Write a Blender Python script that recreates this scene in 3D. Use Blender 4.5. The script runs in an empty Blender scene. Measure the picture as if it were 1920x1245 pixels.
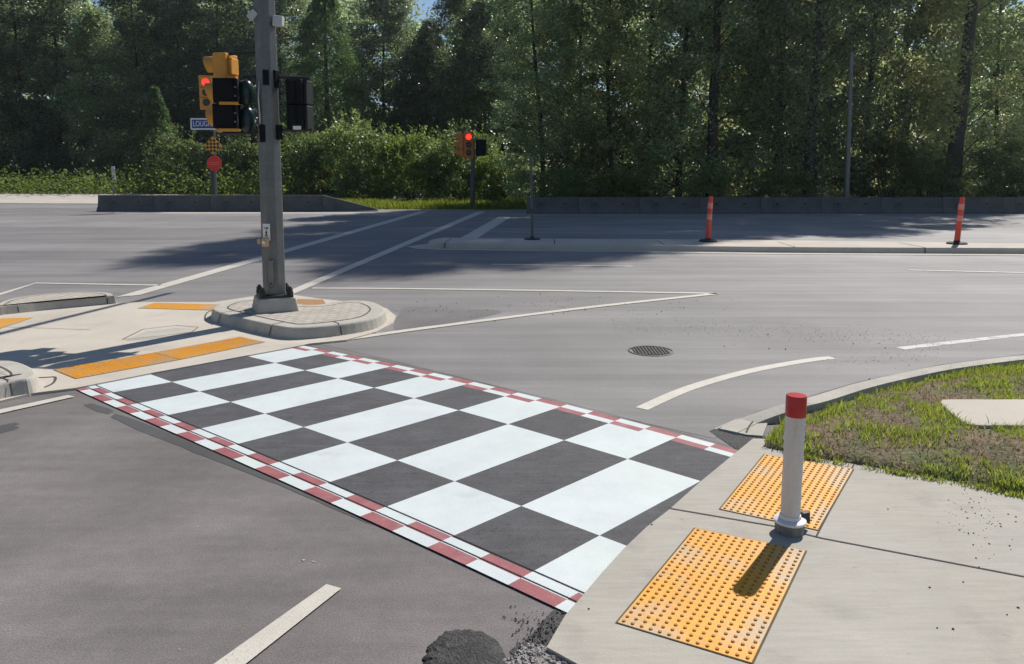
import bpy, bmesh, math, random
import numpy as np
from mathutils import Vector, Matrix, noise as mnoise

random.seed(7)
rng = np.random.default_rng(11)
SC = bpy.context.scene
C = SC.collection
R = math.radians

# ------------------------------------------------------------------ camera, world, sun
F, PITCH, CY, CAMZ = 1450.0, 0.1135, 489.0, 1.75       # focal length and principal row in photo pixels (1920 wide)
cam = bpy.data.cameras.new('camera')
cam.sensor_width = 36.0
cam.lens = F / 1920 * 36
cam.shift_y = -(622.5 - CY) / 1920
cam.clip_start = 0.05
cam.clip_end = 600
cam_o = bpy.data.objects.new('camera', cam)
C.objects.link(cam_o)
cam_o.location = (0, 0, CAMZ)
cam_o.rotation_euler = (math.pi / 2 - PITCH, 0, 0)
SC.camera = cam_o

SUN_EL, SUN_AZ = R(45), R(35.5)                           # azimuth from +Y towards +X
w = bpy.data.worlds.new('World')
SC.world = w
w.use_nodes = True
nt = w.node_tree
sky = nt.nodes.new('ShaderNodeTexSky')
sky.sky_type = 'NISHITA'
sky.sun_disc = False
sky.sun_elevation = SUN_EL
sky.sun_rotation = SUN_AZ
sky.air_density = 1.0
sky.dust_density = 0.4
sky.ozone_density = 3.5
nt.links.new(sky.outputs[0], nt.nodes['Background'].inputs[0])
nt.nodes['Background'].inputs[1].default_value = 0.08
sun = bpy.data.lights.new('sun', 'SUN')
sun.energy = 4.8
sun.angle = R(0.53)
sun.color = (1.0, 0.955, 0.89)
sun_o = bpy.data.objects.new('sun', sun)
C.objects.link(sun_o)
sd = Vector((math.sin(SUN_AZ) * math.cos(SUN_EL), math.cos(SUN_AZ) * math.cos(SUN_EL), math.sin(SUN_EL)))
sun_o.rotation_euler = sd.to_track_quat('Z', 'Y').to_euler()
sun_o.location = (20, 30, 40)
SC.view_settings.view_transform = 'Standard'
SC.view_settings.look = 'None'
SC.view_settings.exposure = 0.15
SC.view_settings.gamma = 1
SC.cycles.use_denoising = True
SC.cycles.max_bounces = 9
SC.cycles.diffuse_bounces = 8
SC.cycles.transmission_bounces = 8
SC.cycles.transparent_max_bounces = 4
SC.cycles.sample_clamp_indirect = 6

# ------------------------------------------------------------------ where a photo pixel meets the ground
CP, SP = math.cos(PITCH), math.sin(PITCH)

def ray(x, y):
    a, b = (x - 960) / F, -(y - CY) / F
    return Vector((a, CP + b * SP, -SP + b * CP))

def G(x, y, z=0.0):
    d = ray(x, y)
    t = (z - CAMZ) / d.z
    return Vector((d.x * t, d.y * t, z))

def PX(x, y, Y):
    d = ray(x, y)
    t = Y / d.y
    return Vector((d.x * t, Y, CAMZ + d.z * t))

def GP(pts, z=0.0):
    return [G(p[0], p[1], z) for p in pts]

# ------------------------------------------------------------------ materials
def mat(name, col, rough=0.8, layers=(), bump=None, metal=0.0, spec=0.5, tint=None, coat=0.0):
    """layers: (scale, detail, lo, hi[, stretch xyz]) noise bands that multiply the colour; tint: (scale, colour, lo, hi) blends a second colour"""
    m = bpy.data.materials.new(name)
    m.use_nodes = True
    t = m.node_tree
    n, l = t.nodes, t.links
    b = n['Principled BSDF']
    b.inputs['Roughness'].default_value = rough
    b.inputs['Metallic'].default_value = metal
    b.inputs['Specular IOR Level'].default_value = spec
    if coat:
        b.inputs['Coat Weight'].default_value = coat
    tc = n.new('ShaderNodeTexCoord')
    rgb = n.new('ShaderNodeRGB')
    rgb.outputs[0].default_value = (*col, 1)
    out = rgb.outputs[0]

    def noise_out(scale, detail, stretch=None, rot=0.0, seed=0.0):
        src = tc.outputs['Object']
        mp = n.new('ShaderNodeMapping')
        mp.inputs['Location'].default_value = (seed, seed * 1.7, 0)
        mp.inputs['Rotation'].default_value = (0, 0, rot)
        if stretch:
            mp.inputs['Scale'].default_value = stretch
        l.new(src, mp.inputs[0])
        nz = n.new('ShaderNodeTexNoise')
        nz.inputs['Scale'].default_value = scale
        nz.inputs['Detail'].default_value = detail
        nz.inputs['Roughness'].default_value = 0.6
        l.new(mp.outputs[0], nz.inputs['Vector'])
        return nz.outputs['Fac']

    if tint:
        for k, tt in enumerate(tint if isinstance(tint[0], (tuple, list)) else (tint,)):
            scale, c2, lo, hi = tt[:4]
            mr = n.new('ShaderNodeMapRange')
            mr.inputs['From Min'].default_value = lo
            mr.inputs['From Max'].default_value = hi
            l.new(noise_out(scale, 4, tt[4] if len(tt) > 4 else None, tt[5] if len(tt) > 5 else 0, 3.3 + k * 7), mr.inputs['Value'])
            mx = n.new('ShaderNodeMix')
            mx.data_type = 'RGBA'
            l.new(mr.outputs[0], mx.inputs['Factor'])
            l.new(out, mx.inputs['A'])
            mx.inputs['B'].default_value = (*c2, 1)
            out = mx.outputs['Result']
    for k, ly in enumerate(layers):
        scale, detail, lo, hi = ly[:4]
        mr = n.new('ShaderNodeMapRange')
        mr.inputs['From Min'].default_value = 0.3
        mr.inputs['From Max'].default_value = 0.7
        mr.inputs['To Min'].default_value = lo
        mr.inputs['To Max'].default_value = hi
        l.new(noise_out(scale, detail, ly[4] if len(ly) > 4 else None, ly[5] if len(ly) > 5 else 0, k * 5.1), mr.inputs['Value'])
        mx = n.new('ShaderNodeMix')
        mx.data_type = 'RGBA'
        mx.blend_type = 'MULTIPLY'
        mx.inputs['Factor'].default_value = 1.0
        l.new(out, mx.inputs['A'])
        l.new(mr.outputs[0], mx.inputs['B'])
        out = mx.outputs['Result']
    l.new(out, b.inputs['Base Color'])
    if bump:
        bp = n.new('ShaderNodeBump')
        bp.inputs['Strength'].default_value = bump[1]
        bp.inputs['Distance'].default_value = bump[2] if len(bump) > 2 else 0.01
        l.new(noise_out(bump[0], 4), bp.inputs['Height'])
        l.new(bp.outputs[0], b.inputs['Normal'])
    return m

def leaf_mat(name, c_dark, c_light, trans=0.45, rough=0.42, gloss=0.35):
    m = bpy.data.materials.new(name)
    m.use_nodes = True
    t = m.node_tree
    n, l = t.nodes, t.links
    b = n['Principled BSDF']
    out = n['Material Output']
    g = n.new('ShaderNodeNewGeometry')
    rp = n.new('ShaderNodeValToRGB')
    rp.color_ramp.elements[0].color = (*c_dark, 1)
    rp.color_ramp.elements[1].color = (*c_light, 1)
    rp.color_ramp.elements[0].position = 0.1
    l.new(g.outputs['Random Per Island'], rp.inputs[0])
    oi = n.new('ShaderNodeObjectInfo')
    mr = n.new('ShaderNodeMapRange')
    mr.inputs['To Min'].default_value = 0.68
    mr.inputs['To Max'].default_value = 1.3
    l.new(oi.outputs['Random'], mr.inputs['Value'])
    mu = n.new('ShaderNodeMix')
    mu.data_type = 'RGBA'
    mu.blend_type = 'MULTIPLY'
    mu.inputs['Factor'].default_value = 1
    l.new(rp.outputs[0], mu.inputs['A'])
    l.new(mr.outputs[0], mu.inputs['B'])
    col = mu.outputs['Result']
    l.new(col, b.inputs['Base Color'])
    b.inputs['Roughness'].default_value = rough
    b.inputs['Specular IOR Level'].default_value = gloss
    tr = n.new('ShaderNodeBsdfTranslucent')
    hs = n.new('ShaderNodeHueSaturation')
    hs.inputs['Hue'].default_value = 0.485
    hs.inputs['Saturation'].default_value = 1.15
    hs.inputs['Value'].default_value = 1.6
    l.new(col, hs.inputs['Color'])
    l.new(hs.outputs[0], tr.inputs['Color'])
    mx = n.new('ShaderNodeMixShader')
    mx.inputs[0].default_value = trans
    l.new(b.outputs[0], mx.inputs[1])
    l.new(tr.outputs[0], mx.inputs[2])
    l.new(mx.outputs[0], out.inputs['Surface'])
    return m

def emis(name, col, strength):
    m = mat(name, col, 0.3)
    b = m.node_tree.nodes['Principled BSDF']
    b.inputs['Emission Color'].default_value = (*col, 1)
    b.inputs['Emission Strength'].default_value = strength
    return m

def paver_mat(name, c1, c2, cm, scale):
    m = mat(name, c1, 0.9, ((40, 3, .85, 1.12), (2.5, 3, .9, 1.08)), (60, .3))
    n, l = m.node_tree.nodes, m.node_tree.links
    b = n['Principled BSDF']
    old = b.inputs['Base Color'].links[0].from_socket
    tc = n.new('ShaderNodeTexCoord')
    mp = n.new('ShaderNodeMapping')
    mp.inputs['Rotation'].default_value = (0, 0, R(38))
    l.new(tc.outputs['Object'], mp.inputs[0])
    br = n.new('ShaderNodeTexBrick')
    br.inputs['Scale'].default_value = scale
    br.inputs['Mortar Size'].default_value = 0.03
    br.inputs['Color1'].default_value = (1, 1, 1, 1)
    br.inputs['Color2'].default_value = (*c2, 1)
    br.inputs['Mortar'].default_value = (*cm, 1)
    l.new(mp.outputs[0], br.inputs['Vector'])
    mx = n.new('ShaderNodeMix')
    mx.data_type = 'RGBA'
    mx.blend_type = 'MULTIPLY'
    mx.inputs['Factor'].default_value = 1
    l.new(old, mx.inputs['A'])
    l.new(br.outputs['Color'], mx.inputs['B'])
    l.new(mx.outputs['Result'], b.inputs['Base Color'])
    return m

LANE = R(-2)
M = {}
M['asphalt'] = mat('asphalt', (0.168, 0.152, 0.143), 0.82,
    ((130, 2, .74, 1.28), (1.1, 5, .82, 1.16), (0.35, 3, .85, 1.15), (3.0, 4, .88, 1.12, (.35, 2.2, 1), R(-35)), (14, 3, .93, 1.07)), (170, .3, .005), spec=0.35,
    tint=((0.23, (0.20, 0.19, 0.18), .48, .72), (9, (0.27, 0.26, 0.24), .70, .80)))
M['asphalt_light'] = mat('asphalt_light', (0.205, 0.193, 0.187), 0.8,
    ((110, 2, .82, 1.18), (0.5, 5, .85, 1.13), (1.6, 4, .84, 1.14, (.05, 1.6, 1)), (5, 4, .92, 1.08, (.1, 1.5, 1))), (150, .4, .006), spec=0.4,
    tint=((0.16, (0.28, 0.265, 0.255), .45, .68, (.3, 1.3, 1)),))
M['asphalt_mid'] = mat('asphalt_mid', (0.16, 0.15, 0.145), 0.82, ((110, 2, .82, 1.18), (1.1, 5, .8, 1.2)), (150, .4, .006), spec=0.35)
M['asphalt_fresh'] = mat('asphalt_fresh', (0.05, 0.047, 0.046), 0.8, ((110, 2, .5, 1.6), (9, 4, .7, 1.3)), (110, 1.0, .012), spec=0.4, tint=((8, (0.10, 0.095, 0.09), .5, .7),))
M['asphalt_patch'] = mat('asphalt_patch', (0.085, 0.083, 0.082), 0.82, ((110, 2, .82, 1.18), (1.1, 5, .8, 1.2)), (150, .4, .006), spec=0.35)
def dust_sheen(m, x0, x1, lo, hi):
    """the pavement gets paler along the road, dust plus sheen painted as colour, in metres"""
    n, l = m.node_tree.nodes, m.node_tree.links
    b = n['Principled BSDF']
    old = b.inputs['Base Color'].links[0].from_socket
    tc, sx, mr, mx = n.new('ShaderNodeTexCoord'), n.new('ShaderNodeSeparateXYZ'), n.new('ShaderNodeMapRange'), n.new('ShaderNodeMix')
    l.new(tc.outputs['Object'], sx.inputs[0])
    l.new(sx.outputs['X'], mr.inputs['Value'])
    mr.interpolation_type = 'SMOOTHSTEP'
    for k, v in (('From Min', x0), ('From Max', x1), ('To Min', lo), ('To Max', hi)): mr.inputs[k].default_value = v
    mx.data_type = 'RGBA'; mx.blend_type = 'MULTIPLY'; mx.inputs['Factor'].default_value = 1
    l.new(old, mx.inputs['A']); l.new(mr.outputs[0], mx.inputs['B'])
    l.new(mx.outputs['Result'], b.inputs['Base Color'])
dust_sheen(M['asphalt_light'], -2.0, 7.0, .95, 1.28)  # pale sheen towards the right put into the asphalt colour
M['asphalt_dark'] = mat('asphalt_dark', (0.066, 0.065, 0.066), 0.85, ((120, 2, .6, 1.4), (6, 4, .85, 1.15)), (130, .7, .008), spec=0.35,
    tint=((14, (0.11, 0.105, 0.10), .55, .75),))
M['asphalt_new'] = mat('asphalt_new', (0.075, 0.072, 0.07), 0.85, ((110, 2, .5, 1.6), (3, 4, .8, 1.2)), (110, 1.0, .012), spec=0.35)
M['white_paint'] = mat('white_paint', (0.60, 0.645, 0.64), 0.65, ((150, 2, .93, 1.05), (2.2, 4, .94, 1.04), (7, 4, .96, 1.03)), (170, .3, .004), spec=0.4,
    tint=((1.4, (0.60, 0.66, 0.62), .5, .72), (70, (0.36, 0.37, 0.37), .66, .8), (3, (.52, .55, .55), .6, .75)))
M['black_paint'] = mat('black_paint', (0.082, 0.081, 0.085), 0.8, ((140, 2, .72, 1.32), (5, 4, .82, 1.18), (12, 3, .88, 1.13, (.2, 2.4, 1), R(35))), (150, .6, .006), spec=0.35,
    tint=((30, (0.05, 0.05, 0.052), .56, .75),))
M['red_paint'] = mat('red_paint', (0.30, 0.088, 0.095), 0.7, ((150, 2, .85, 1.15), (7, 4, .88, 1.14)), (160, .3, .004),
    tint=((9, (0.34, 0.15, 0.15), .5, .75), (60, (.2, .06, .07), .66, .8)))
M['line_paint'] = mat('line_paint', (0.56, 0.52, 0.445), 0.7, ((110, 2, .9, 1.08), (5, 4, .9, 1.07)), (120, .3, .004),
    tint=((45, (0.30, 0.29, 0.27), .62, .74),))
M['line_worn'] = mat('line_worn', (0.5, 0.49, 0.46), 0.7, ((60, 3, .85, 1.1),), None, tint=((6, (0.27, 0.26, 0.24), .5, .68),))
M['concrete'] = mat('concrete', (0.425, 0.393, 0.335), 0.88, ((160, 2, .94, 1.06), (1.2, 5, .9, 1.08), (22, 3, .93, 1.06, (.25, 2.2, 1), R(-10))), (90, .25, .004), spec=0.3,
    tint=((3.0, (0.32, 0.295, 0.255), .56, .8), (0.8, (0.44, 0.415, 0.37), .5, .75), (16, (.30, .28, .25), .66, .8)))
M['concrete_pale'] = mat('concrete_pale', (0.53, 0.475, 0.40), 0.9, ((120, 2, .93, 1.06), (1.1, 5, .9, 1.08)), (80, .3, .004), spec=0.3,
    tint=((2.4, (0.42, 0.37, 0.31), .55, .8),))
M['kerb'] = mat('kerb', (0.46, 0.43, 0.37), 0.9, ((90, 3, .88, 1.08), (3, 5, .84, 1.1)), (70, .4, .006), spec=0.3,
    tint=((5, (0.30, 0.27, 0.23), .58, .82),))
M['joint'] = mat('joint', (0.075, 0.07, 0.062), 0.95)
M['groove'] = mat('groove', (0.035, 0.03, 0.03), 0.95)
M['pavers'] = paver_mat('pavers', (0.50, 0.455, 0.39), (0.88, 0.87, 0.86), (0.62, 0.6, 0.57), 3.2)
M['barrier'] = mat('barrier', (0.125, 0.124, 0.120), 0.92, ((25, 4, .85, 1.1), (1.2, 5, .75, 1.15), (2.5, 4, .85, 1.1, (3, 3, .4))), (40, .4, .01), spec=0.25,
    tint=((1.7, (0.085, 0.083, 0.08), .55, .8),))
M['tactile'] = mat('tactile', (0.74, 0.345, 0.028), 0.6, ((60, 3, .9, 1.1), (2, 4, .92, 1.08)), (120, .2, .003), spec=0.4,
    tint=((2.6, (0.50, 0.38, 0.24), .47, .62), (11, (0.47, 0.33, 0.17), .58, .76)))
M['tactile_dome'] = mat('tactile_dome', (0.50, 0.21, 0.016), 0.7, ((60, 3, .8, 1.1),))  # darker than the plate: the domes' shaded side put into the colour
M['tactile_brown'] = mat('tactile_brown', (0.36, 0.19, 0.07), 0.8, ((60, 3, .85, 1.1),))
M['pad_edge'] = mat('pad_edge', (0.12, 0.08, 0.03), 0.9)
M['pvc'] = mat('pvc', (0.62, 0.59, 0.55), 0.45, ((60, 3, .96, 1.03), (4, 4, .93, 1.05, (2, 2, .5))), None, tint=((7, (0.50, 0.43, 0.32), .58, .85, (3, 3, .7)),))
M['pvc_white'] = mat('pvc_white', (0.72, 0.72, 0.72), 0.45, ((60, 3, .95, 1.03),))
M['red_tape'] = mat('red_tape', (0.46, 0.012, 0.014), 0.3, ((30, 3, .9, 1.08),), None, spec=0.6)
M['collar'] = mat('collar', (0.22, 0.21, 0.195), 0.85, ((50, 4, .6, 1.25),), (70, .5, .004))
M['black_plastic'] = mat('black_plastic', (0.012, 0.013, 0.015), 0.5, ((30, 3, .8, 1.2),))
M['black_housing'] = mat('black_housing', (0.005, 0.0055, 0.007), 0.7, ((12, 3, .8, 1.3),), None, spec=0.2)
M['teal_housing'] = mat('teal_housing', (0.010, 0.03, 0.03), 0.3, ((20, 3, .8, 1.2),))
M['yellow_housing'] = mat('yellow_housing', (0.62, 0.27, 0.03), 0.5, ((20, 3, .92, 1.06),), None)
M['orange_housing'] = mat('orange_housing', (0.52, 0.17, 0.03), 0.5, ((20, 3, .9, 1.06),), None)
M['lens_dark'] = mat('lens_dark', (0.012, 0.012, 0.012), 0.25)
M['lens_red'] = emis('lens_red', (1.0, 0.035, 0.02), 1.6)
M['galv'] = mat('galv', (0.15, 0.152, 0.148), 0.45, ((30, 4, .88, 1.1), (3, 4, .88, 1.1, (2, 2, .4))), None, metal=0.35,
    tint=((6, (0.19, 0.19, 0.185), .5, .8),))
M['galv_dark'] = mat('galv_dark', (0.075, 0.077, 0.077), 0.6, ((30, 4, .88, 1.1),), None, metal=0.3)
M['steel_dark'] = mat('steel_dark', (0.035, 0.035, 0.037), 0.6, ((40, 3, .7, 1.3),), None, metal=0.4)
M['iron'] = mat('iron', (0.10, 0.095, 0.09), 0.65, ((50, 3, .7, 1.3),), (80, .4, .004), metal=0.4)
M['pale_box'] = mat('pale_box', (0.5, 0.5, 0.49), 0.5, ((20, 3, .93, 1.05),))
M['sign_white'] = mat('sign_white', (0.72, 0.72, 0.70), 0.5, ((20, 3, .95, 1.03),))
M['sign_black'] = mat('sign_black', (0.012, 0.012, 0.012), 0.6)
M['sign_blue'] = mat('sign_blue', (0.025, 0.05, 0.22), 0.45, ((20, 3, .92, 1.05),))
M['sign_yellow'] = mat('sign_yellow', (0.70, 0.30, 0.02), 0.5, ((20, 3, .92, 1.05),))
M['sign_red'] = mat('sign_red', (0.75, 0.02, 0.012), 0.45, ((20, 3, .92, 1.05),))
M['ivory'] = mat('ivory', (0.50, 0.36, 0.18), 0.5, ((20, 3, .9, 1.08),))
M['orange_tube'] = mat('orange_tube', (0.66, 0.06, 0.03), 0.45, ((12, 3, .85, 1.1),), None, tint=((5, (0.7, 0.2, 0.13), .55, .8),))
M['reflective'] = mat('reflective', (0.74, 0.27, 0.2), 0.4, ((14, 3, .85, 1.1),))
M['rubber'] = mat('rubber', (0.018, 0.018, 0.019), 0.75)
M['bark_dark'] = mat('bark_dark', (0.060, 0.052, 0.045), 0.95, ((9, 4, .6, 1.3, (3, 3, .5)),), (14, .8, .03))
M['bark_pale'] = mat('bark_pale', (0.14, 0.125, 0.11), 0.95, ((7, 4, .6, 1.25, (3, 3, .6)),), (14, .8, .03))
M['soil'] = mat('soil', (0.19, 0.135, 0.085), 0.95, ((30, 4, .65, 1.3), (4, 4, .75, 1.2)), (35, 1.0, .02), tint=((3.2, (0.11, 0.13, 0.045), .42, .62),))
M['forest_floor'] = mat('forest_floor', (0.085, 0.10, 0.04), 0.95, ((6, 4, .6, 1.3),), (6, 1.0, .05), tint=((.4, (0.12, 0.10, 0.06), .5, .7),))
M['gravel'] = mat('gravel', (0.30, 0.275, 0.25), 0.9, ((60, 2, .5, 1.5),), (60, 1, .02))
M['stone'] = mat('stone', (0.36, 0.33, 0.30), 0.9, ((8, 3, .6, 1.3),))
M['debris'] = mat('debris', (0.07, 0.06, 0.052), 0.9, ((8, 3, .6, 1.3),))
M['leaf_a'] = leaf_mat('leaf_a', (0.100, 0.155, 0.075), (0.36, 0.43, 0.23), .5, .38, .45)
M['leaf_b'] = leaf_mat('leaf_b', (0.18, 0.22, 0.08), (0.48, 0.48, 0.26), .52, .38, .45)
M['leaf_dark'] = leaf_mat('leaf_dark', (0.065, 0.105, 0.058), (0.27, 0.32, 0.18), .46, .34, .55)
M['leaf_cedar'] = leaf_mat('leaf_cedar', (0.045, 0.094, 0.032), (0.105, 0.165, 0.06), .4, .5, .3)
M['leaf_shrub'] = leaf_mat('leaf_shrub', (0.085, 0.135, 0.042), (0.21, 0.265, 0.105), .46, .4, .4)
M['leaf_low'] = leaf_mat('leaf_low', (0.075, 0.115, 0.026), (0.18, 0.235, 0.07), .5, .55, .25)
M['blade'] = leaf_mat('blade', (0.15, 0.205, 0.04), (0.36, 0.41, 0.11), .4, .55, .3)
M['blade_dry'] = leaf_mat('blade_dry', (0.20, 0.16, 0.085), (0.34, 0.28, 0.16), .35, .6, .2)
M['blade_far'] = leaf_mat('blade_far', (0.09, 0.125, 0.022), (0.20, 0.225, 0.055), .5, .6, .2)

# ------------------------------------------------------------------ mesh builder
class MB:
    def __init__(s):
        s.v, s.f = [], []

    def add(s, verts, faces, T=None):
        o = len(s.v)
        for p in verts:
            p = Vector(p)
            s.v.append(T @ p if T else p)
        s.f += [tuple(i + o for i in f) for f in faces]
        return s

    def box(s, c, size, rz=0.0, taper=1.0, T=None):
        x, y, z = (k / 2 for k in size)
        a = taper
        vs = [(-x, -y, -z), (x, -y, -z), (x, y, -z), (-x, y, -z), (-x * a, -y * a, z), (x * a, -y * a, z), (x * a, y * a, z), (-x * a, y * a, z)]
        m = Matrix.Translation(Vector(c)) @ Matrix.Rotation(rz, 4, 'Z')
        if T: m = T @ m
        return s.add(vs, [(0, 3, 2, 1), (4, 5, 6, 7), (0, 1, 5, 4), (1, 2, 6, 5), (2, 3, 7, 6), (3, 0, 4, 7)], m)

    def tube(s, pts, radii, n=10, phase=0.0, caps=True):
        pts = [Vector(p) for p in pts]
        rings = []
        up = Vector((0, 0, 1))
        o = len(s.v)
        for k, p in enumerate(pts):
            d = (pts[min(k + 1, len(pts) - 1)] - pts[max(k - 1, 0)]).normalized()
            ref = up if abs(d.z) < .95 else Vector((0, 1, 0))
            u = d.cross(ref).normalized()
            v = d.cross(u).normalized()
            for j in range(n):
                a = 2 * math.pi * j / n + phase
                s.v.append(p + (u * math.cos(a) + v * math.sin(a)) * radii[k])
        for k in range(len(pts) - 1):
            for j in range(n):
                a, b = o + k * n + j, o + k * n + (j + 1) % n
                s.f.append((a, b, b + n, a + n))
        if caps:
            s.f.append(tuple(o + j for j in range(n))[::-1])
            s.f.append(tuple(o + (len(pts) - 1) * n + j for j in range(n)))
        return s

    def lathe(s, prof, c=(0, 0, 0), n=24):
        """prof: (radius, z) from bottom to top, closed with caps"""
        o = len(s.v)
        c = Vector(c)
        for r_, z in prof:
            for j in range(n):
                a = 2 * math.pi * j / n
                s.v.append(c + Vector((r_ * math.cos(a), r_ * math.sin(a), z)))
        for k in range(len(prof) - 1):
            for j in range(n):
                a, b = o + k * n + j, o + k * n + (j + 1) % n
                s.f.append((a, b, b + n, a + n))
        s.f.append(tuple(o + j for j in range(n))[::-1])
        s.f.append(tuple(o + (len(prof) - 1) * n + j for j in range(n)))
        return s

    def slab(s, top, depth, flare=0.0):
        """closed polygon top (world points) with a skirt going down by depth; flare pushes the foot outwards"""
        n = len(top)
        top = [Vector(p) for p in top]
        if sum(top[i].x * top[(i + 1) % n].y - top[(i + 1) % n].x * top[i].y for i in range(n)) < 0:
            top = top[::-1]
        foot = []
        for i, p in enumerate(top):
            d = (top[(i + 1) % n] - top[i - 1])
            nn = Vector((d.y, -d.x, 0))
            nn = nn.normalized() * flare if nn.length > 0 else Vector()
            foot.append(p + nn - Vector((0, 0, depth)))
        return s.add(top + foot, [tuple(range(n))] + [(i, n + i, n + (i + 1) % n, (i + 1) % n) for i in range(n)])

    def prism(s, pts, n_dir, th):
        """flat polygon extruded by th along n_dir"""
        n_dir = Vector(n_dir)
        n = len(pts)
        a = [Vector(p) for p in pts]
        return s.add(a + [p + n_dir * th for p in a], [tuple(range(n)), tuple(range(n, 2 * n))[::-1]] + [(i, (i + 1) % n, n + (i + 1) % n, n + i)[::-1] for i in range(n)])

    def build(s, name, m, parent=None, smooth=False, bevel=0.0, seg=2, world=True):
        off = Vector()
        if parent is not None and world:
            q = parent
            while q is not None:
                off += q.location
                q = q.parent
        me = bpy.data.meshes.new(name)
        me.from_pydata([tuple(p - off) for p in s.v], [], s.f)
        me.materials.append(m)
        me.update()
        bm = bmesh.new()
        bm.from_mesh(me)
        bmesh.ops.recalc_face_normals(bm, faces=bm.faces)
        bm.to_mesh(me)
        bm.free()
        if smooth:
            for p in me.polygons:
                p.use_smooth = True
            if smooth == 'auto':
                me.set_sharp_from_angle(angle=R(35))
        o = bpy.data.objects.new(name, me)
        C.objects.link(o)
        if parent is not None:
            o.parent = parent
        if bevel:
            b = o.modifiers.new('bevel', 'BEVEL')
            b.width = bevel
            b.segments = seg
            b.limit_method = 'ANGLE'
        return o

def tag(o, label=None, cat=None, group=None, kind=None):
    if label: o['label'] = label
    if cat: o['category'] = cat
    if group: o['group'] = group
    if kind: o['kind'] = kind
    return o

def thing(name, label, cat, loc=(0, 0, 0), group=None):
    o = bpy.data.objects.new(name, None)
    o.empty_display_size = 0.2
    C.objects.link(o)
    o.location = loc
    return tag(o, label, cat, group)

def dup(root, loc, rz=0.0, sc=1.0, label=None, group=None):
    r = root.copy()
    C.objects.link(r)
    r.location = loc
    r.rotation_euler = (0, 0, rz)
    r.scale = (sc if hasattr(sc, '__len__') else (sc,) * 3)
    if label: r['label'] = label
    if group: r['group'] = group
    for ch in list(root.children):
        c = ch.copy()
        C.objects.link(c)
        c.parent = r
        for g in ch.children:
            d = g.copy()
            C.objects.link(d)
            d.parent = c
    return r

def struct(name, mb, m, **k):
    return tag(mb.build(name, m, **k), kind='structure')

def smooth_poly(pts, closed=True, sub=5):
    n = len(pts)
    out = []
    rg = range(n) if closed else range(n - 1)
    for i in rg:
        p0, p1, p2, p3 = (Vector((*pts[(i + k) % n], 0)) if closed else Vector((*pts[min(max(i + k, 0), n - 1)], 0)) for k in (-1, 0, 1, 2))
        for j in range(sub):
            t = j / sub
            out.append(tuple((0.5 * ((2 * p1) + (-p0 + p2) * t + (2 * p0 - 5 * p1 + 4 * p2 - p3) * t * t + (-p0 + 3 * p1 - 3 * p2 + p3) * t ** 3))[:2]))
    if not closed:
        out.append(tuple(pts[-1]))
    return out

def offset(poly, d):
    """move a closed polygon of world points inwards (d > 0)"""
    n = len(poly)
    area = sum(poly[i].x * poly[(i + 1) % n].y - poly[(i + 1) % n].x * poly[i].y for i in range(n))
    sg = 1 if area > 0 else -1
    out = []
    for i, p in enumerate(poly):
        e = (poly[(i + 1) % n] - poly[i - 1])
        nn = Vector((-e.y, e.x, 0)).normalized() * d * sg
        out.append(p + nn)
    return out

def strip(mb, pts, wdt, z, closed=False):
    """a flat painted strip of constant width along world points"""
    n = len(pts)
    L, Rr = [], []
    for i, p in enumerate(pts):
        a, b = (pts[i - 1], pts[(i + 1) % n]) if closed else (pts[max(i - 1, 0)], pts[min(i + 1, n - 1)])
        d = b - a
        nn = Vector((-d.y, d.x, 0)).normalized() * wdt / 2
        L.append(Vector((p.x + nn.x, p.y + nn.y, z)))
        Rr.append(Vector((p.x - nn.x, p.y - nn.y, z)))
    m = n if closed else n - 1
    mb.add(L + Rr, [(i, n + i, n + (i + 1) % n, (i + 1) % n) for i in range(m)])

def inside(p, poly):
    x, y = p
    c = False
    n = len(poly)
    for i in range(n):
        a, b = poly[i], poly[i - 1]
        if (a[1] > y) != (b[1] > y) and x < (b[0] - a[0]) * (y - a[1]) / (b[1] - a[1]) + a[0]:
            c = not c
    return c

def sheet(name, px, z, m, sub=0):
    mb = MB()
    pts = GP(px, z)
    mb.add(pts, [tuple(range(len(pts)))])
    return struct(name, mb, m)

# ------------------------------------------------------------------ ground and roads
g = MB()
g.add([(-260, -60, -.06), (260, -60, -.06), (260, 320, -.06), (-260, 320, -.06)], [(0, 1, 2, 3)])
struct('ground', g, M['forest_floor'])
road_px = [(-3000, 361), (-700, 361), (0, 362), (180, 366), (420, 372), (600, 385), (700, 391), (790, 391.5), (985, 391.5), (1000, 397), (1500, 397), (2600, 397), (5200, 397)]
rp = GP(road_px, 0.0)
rp += [Vector((90, 18, 0)), Vector((60, -6, 0)), Vector((-60, -6, 0)), Vector((-110, 30, 0))]
g = MB()
g.add(rp, [tuple(range(len(rp)))])
struct('road', g, M['asphalt'])
# the highway pavement is an older, lighter mix than the side road; over the turning lane the paleness is grazing light painted in
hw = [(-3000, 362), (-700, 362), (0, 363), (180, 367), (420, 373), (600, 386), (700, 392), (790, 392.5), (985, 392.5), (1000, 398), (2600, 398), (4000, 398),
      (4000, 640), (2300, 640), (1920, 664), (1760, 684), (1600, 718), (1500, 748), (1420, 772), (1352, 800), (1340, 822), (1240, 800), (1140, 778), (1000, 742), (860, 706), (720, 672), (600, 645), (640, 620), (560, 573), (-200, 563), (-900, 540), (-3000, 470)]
sheet('highway_pavement', hw, 0.0015, M['asphalt_light'])

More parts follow.
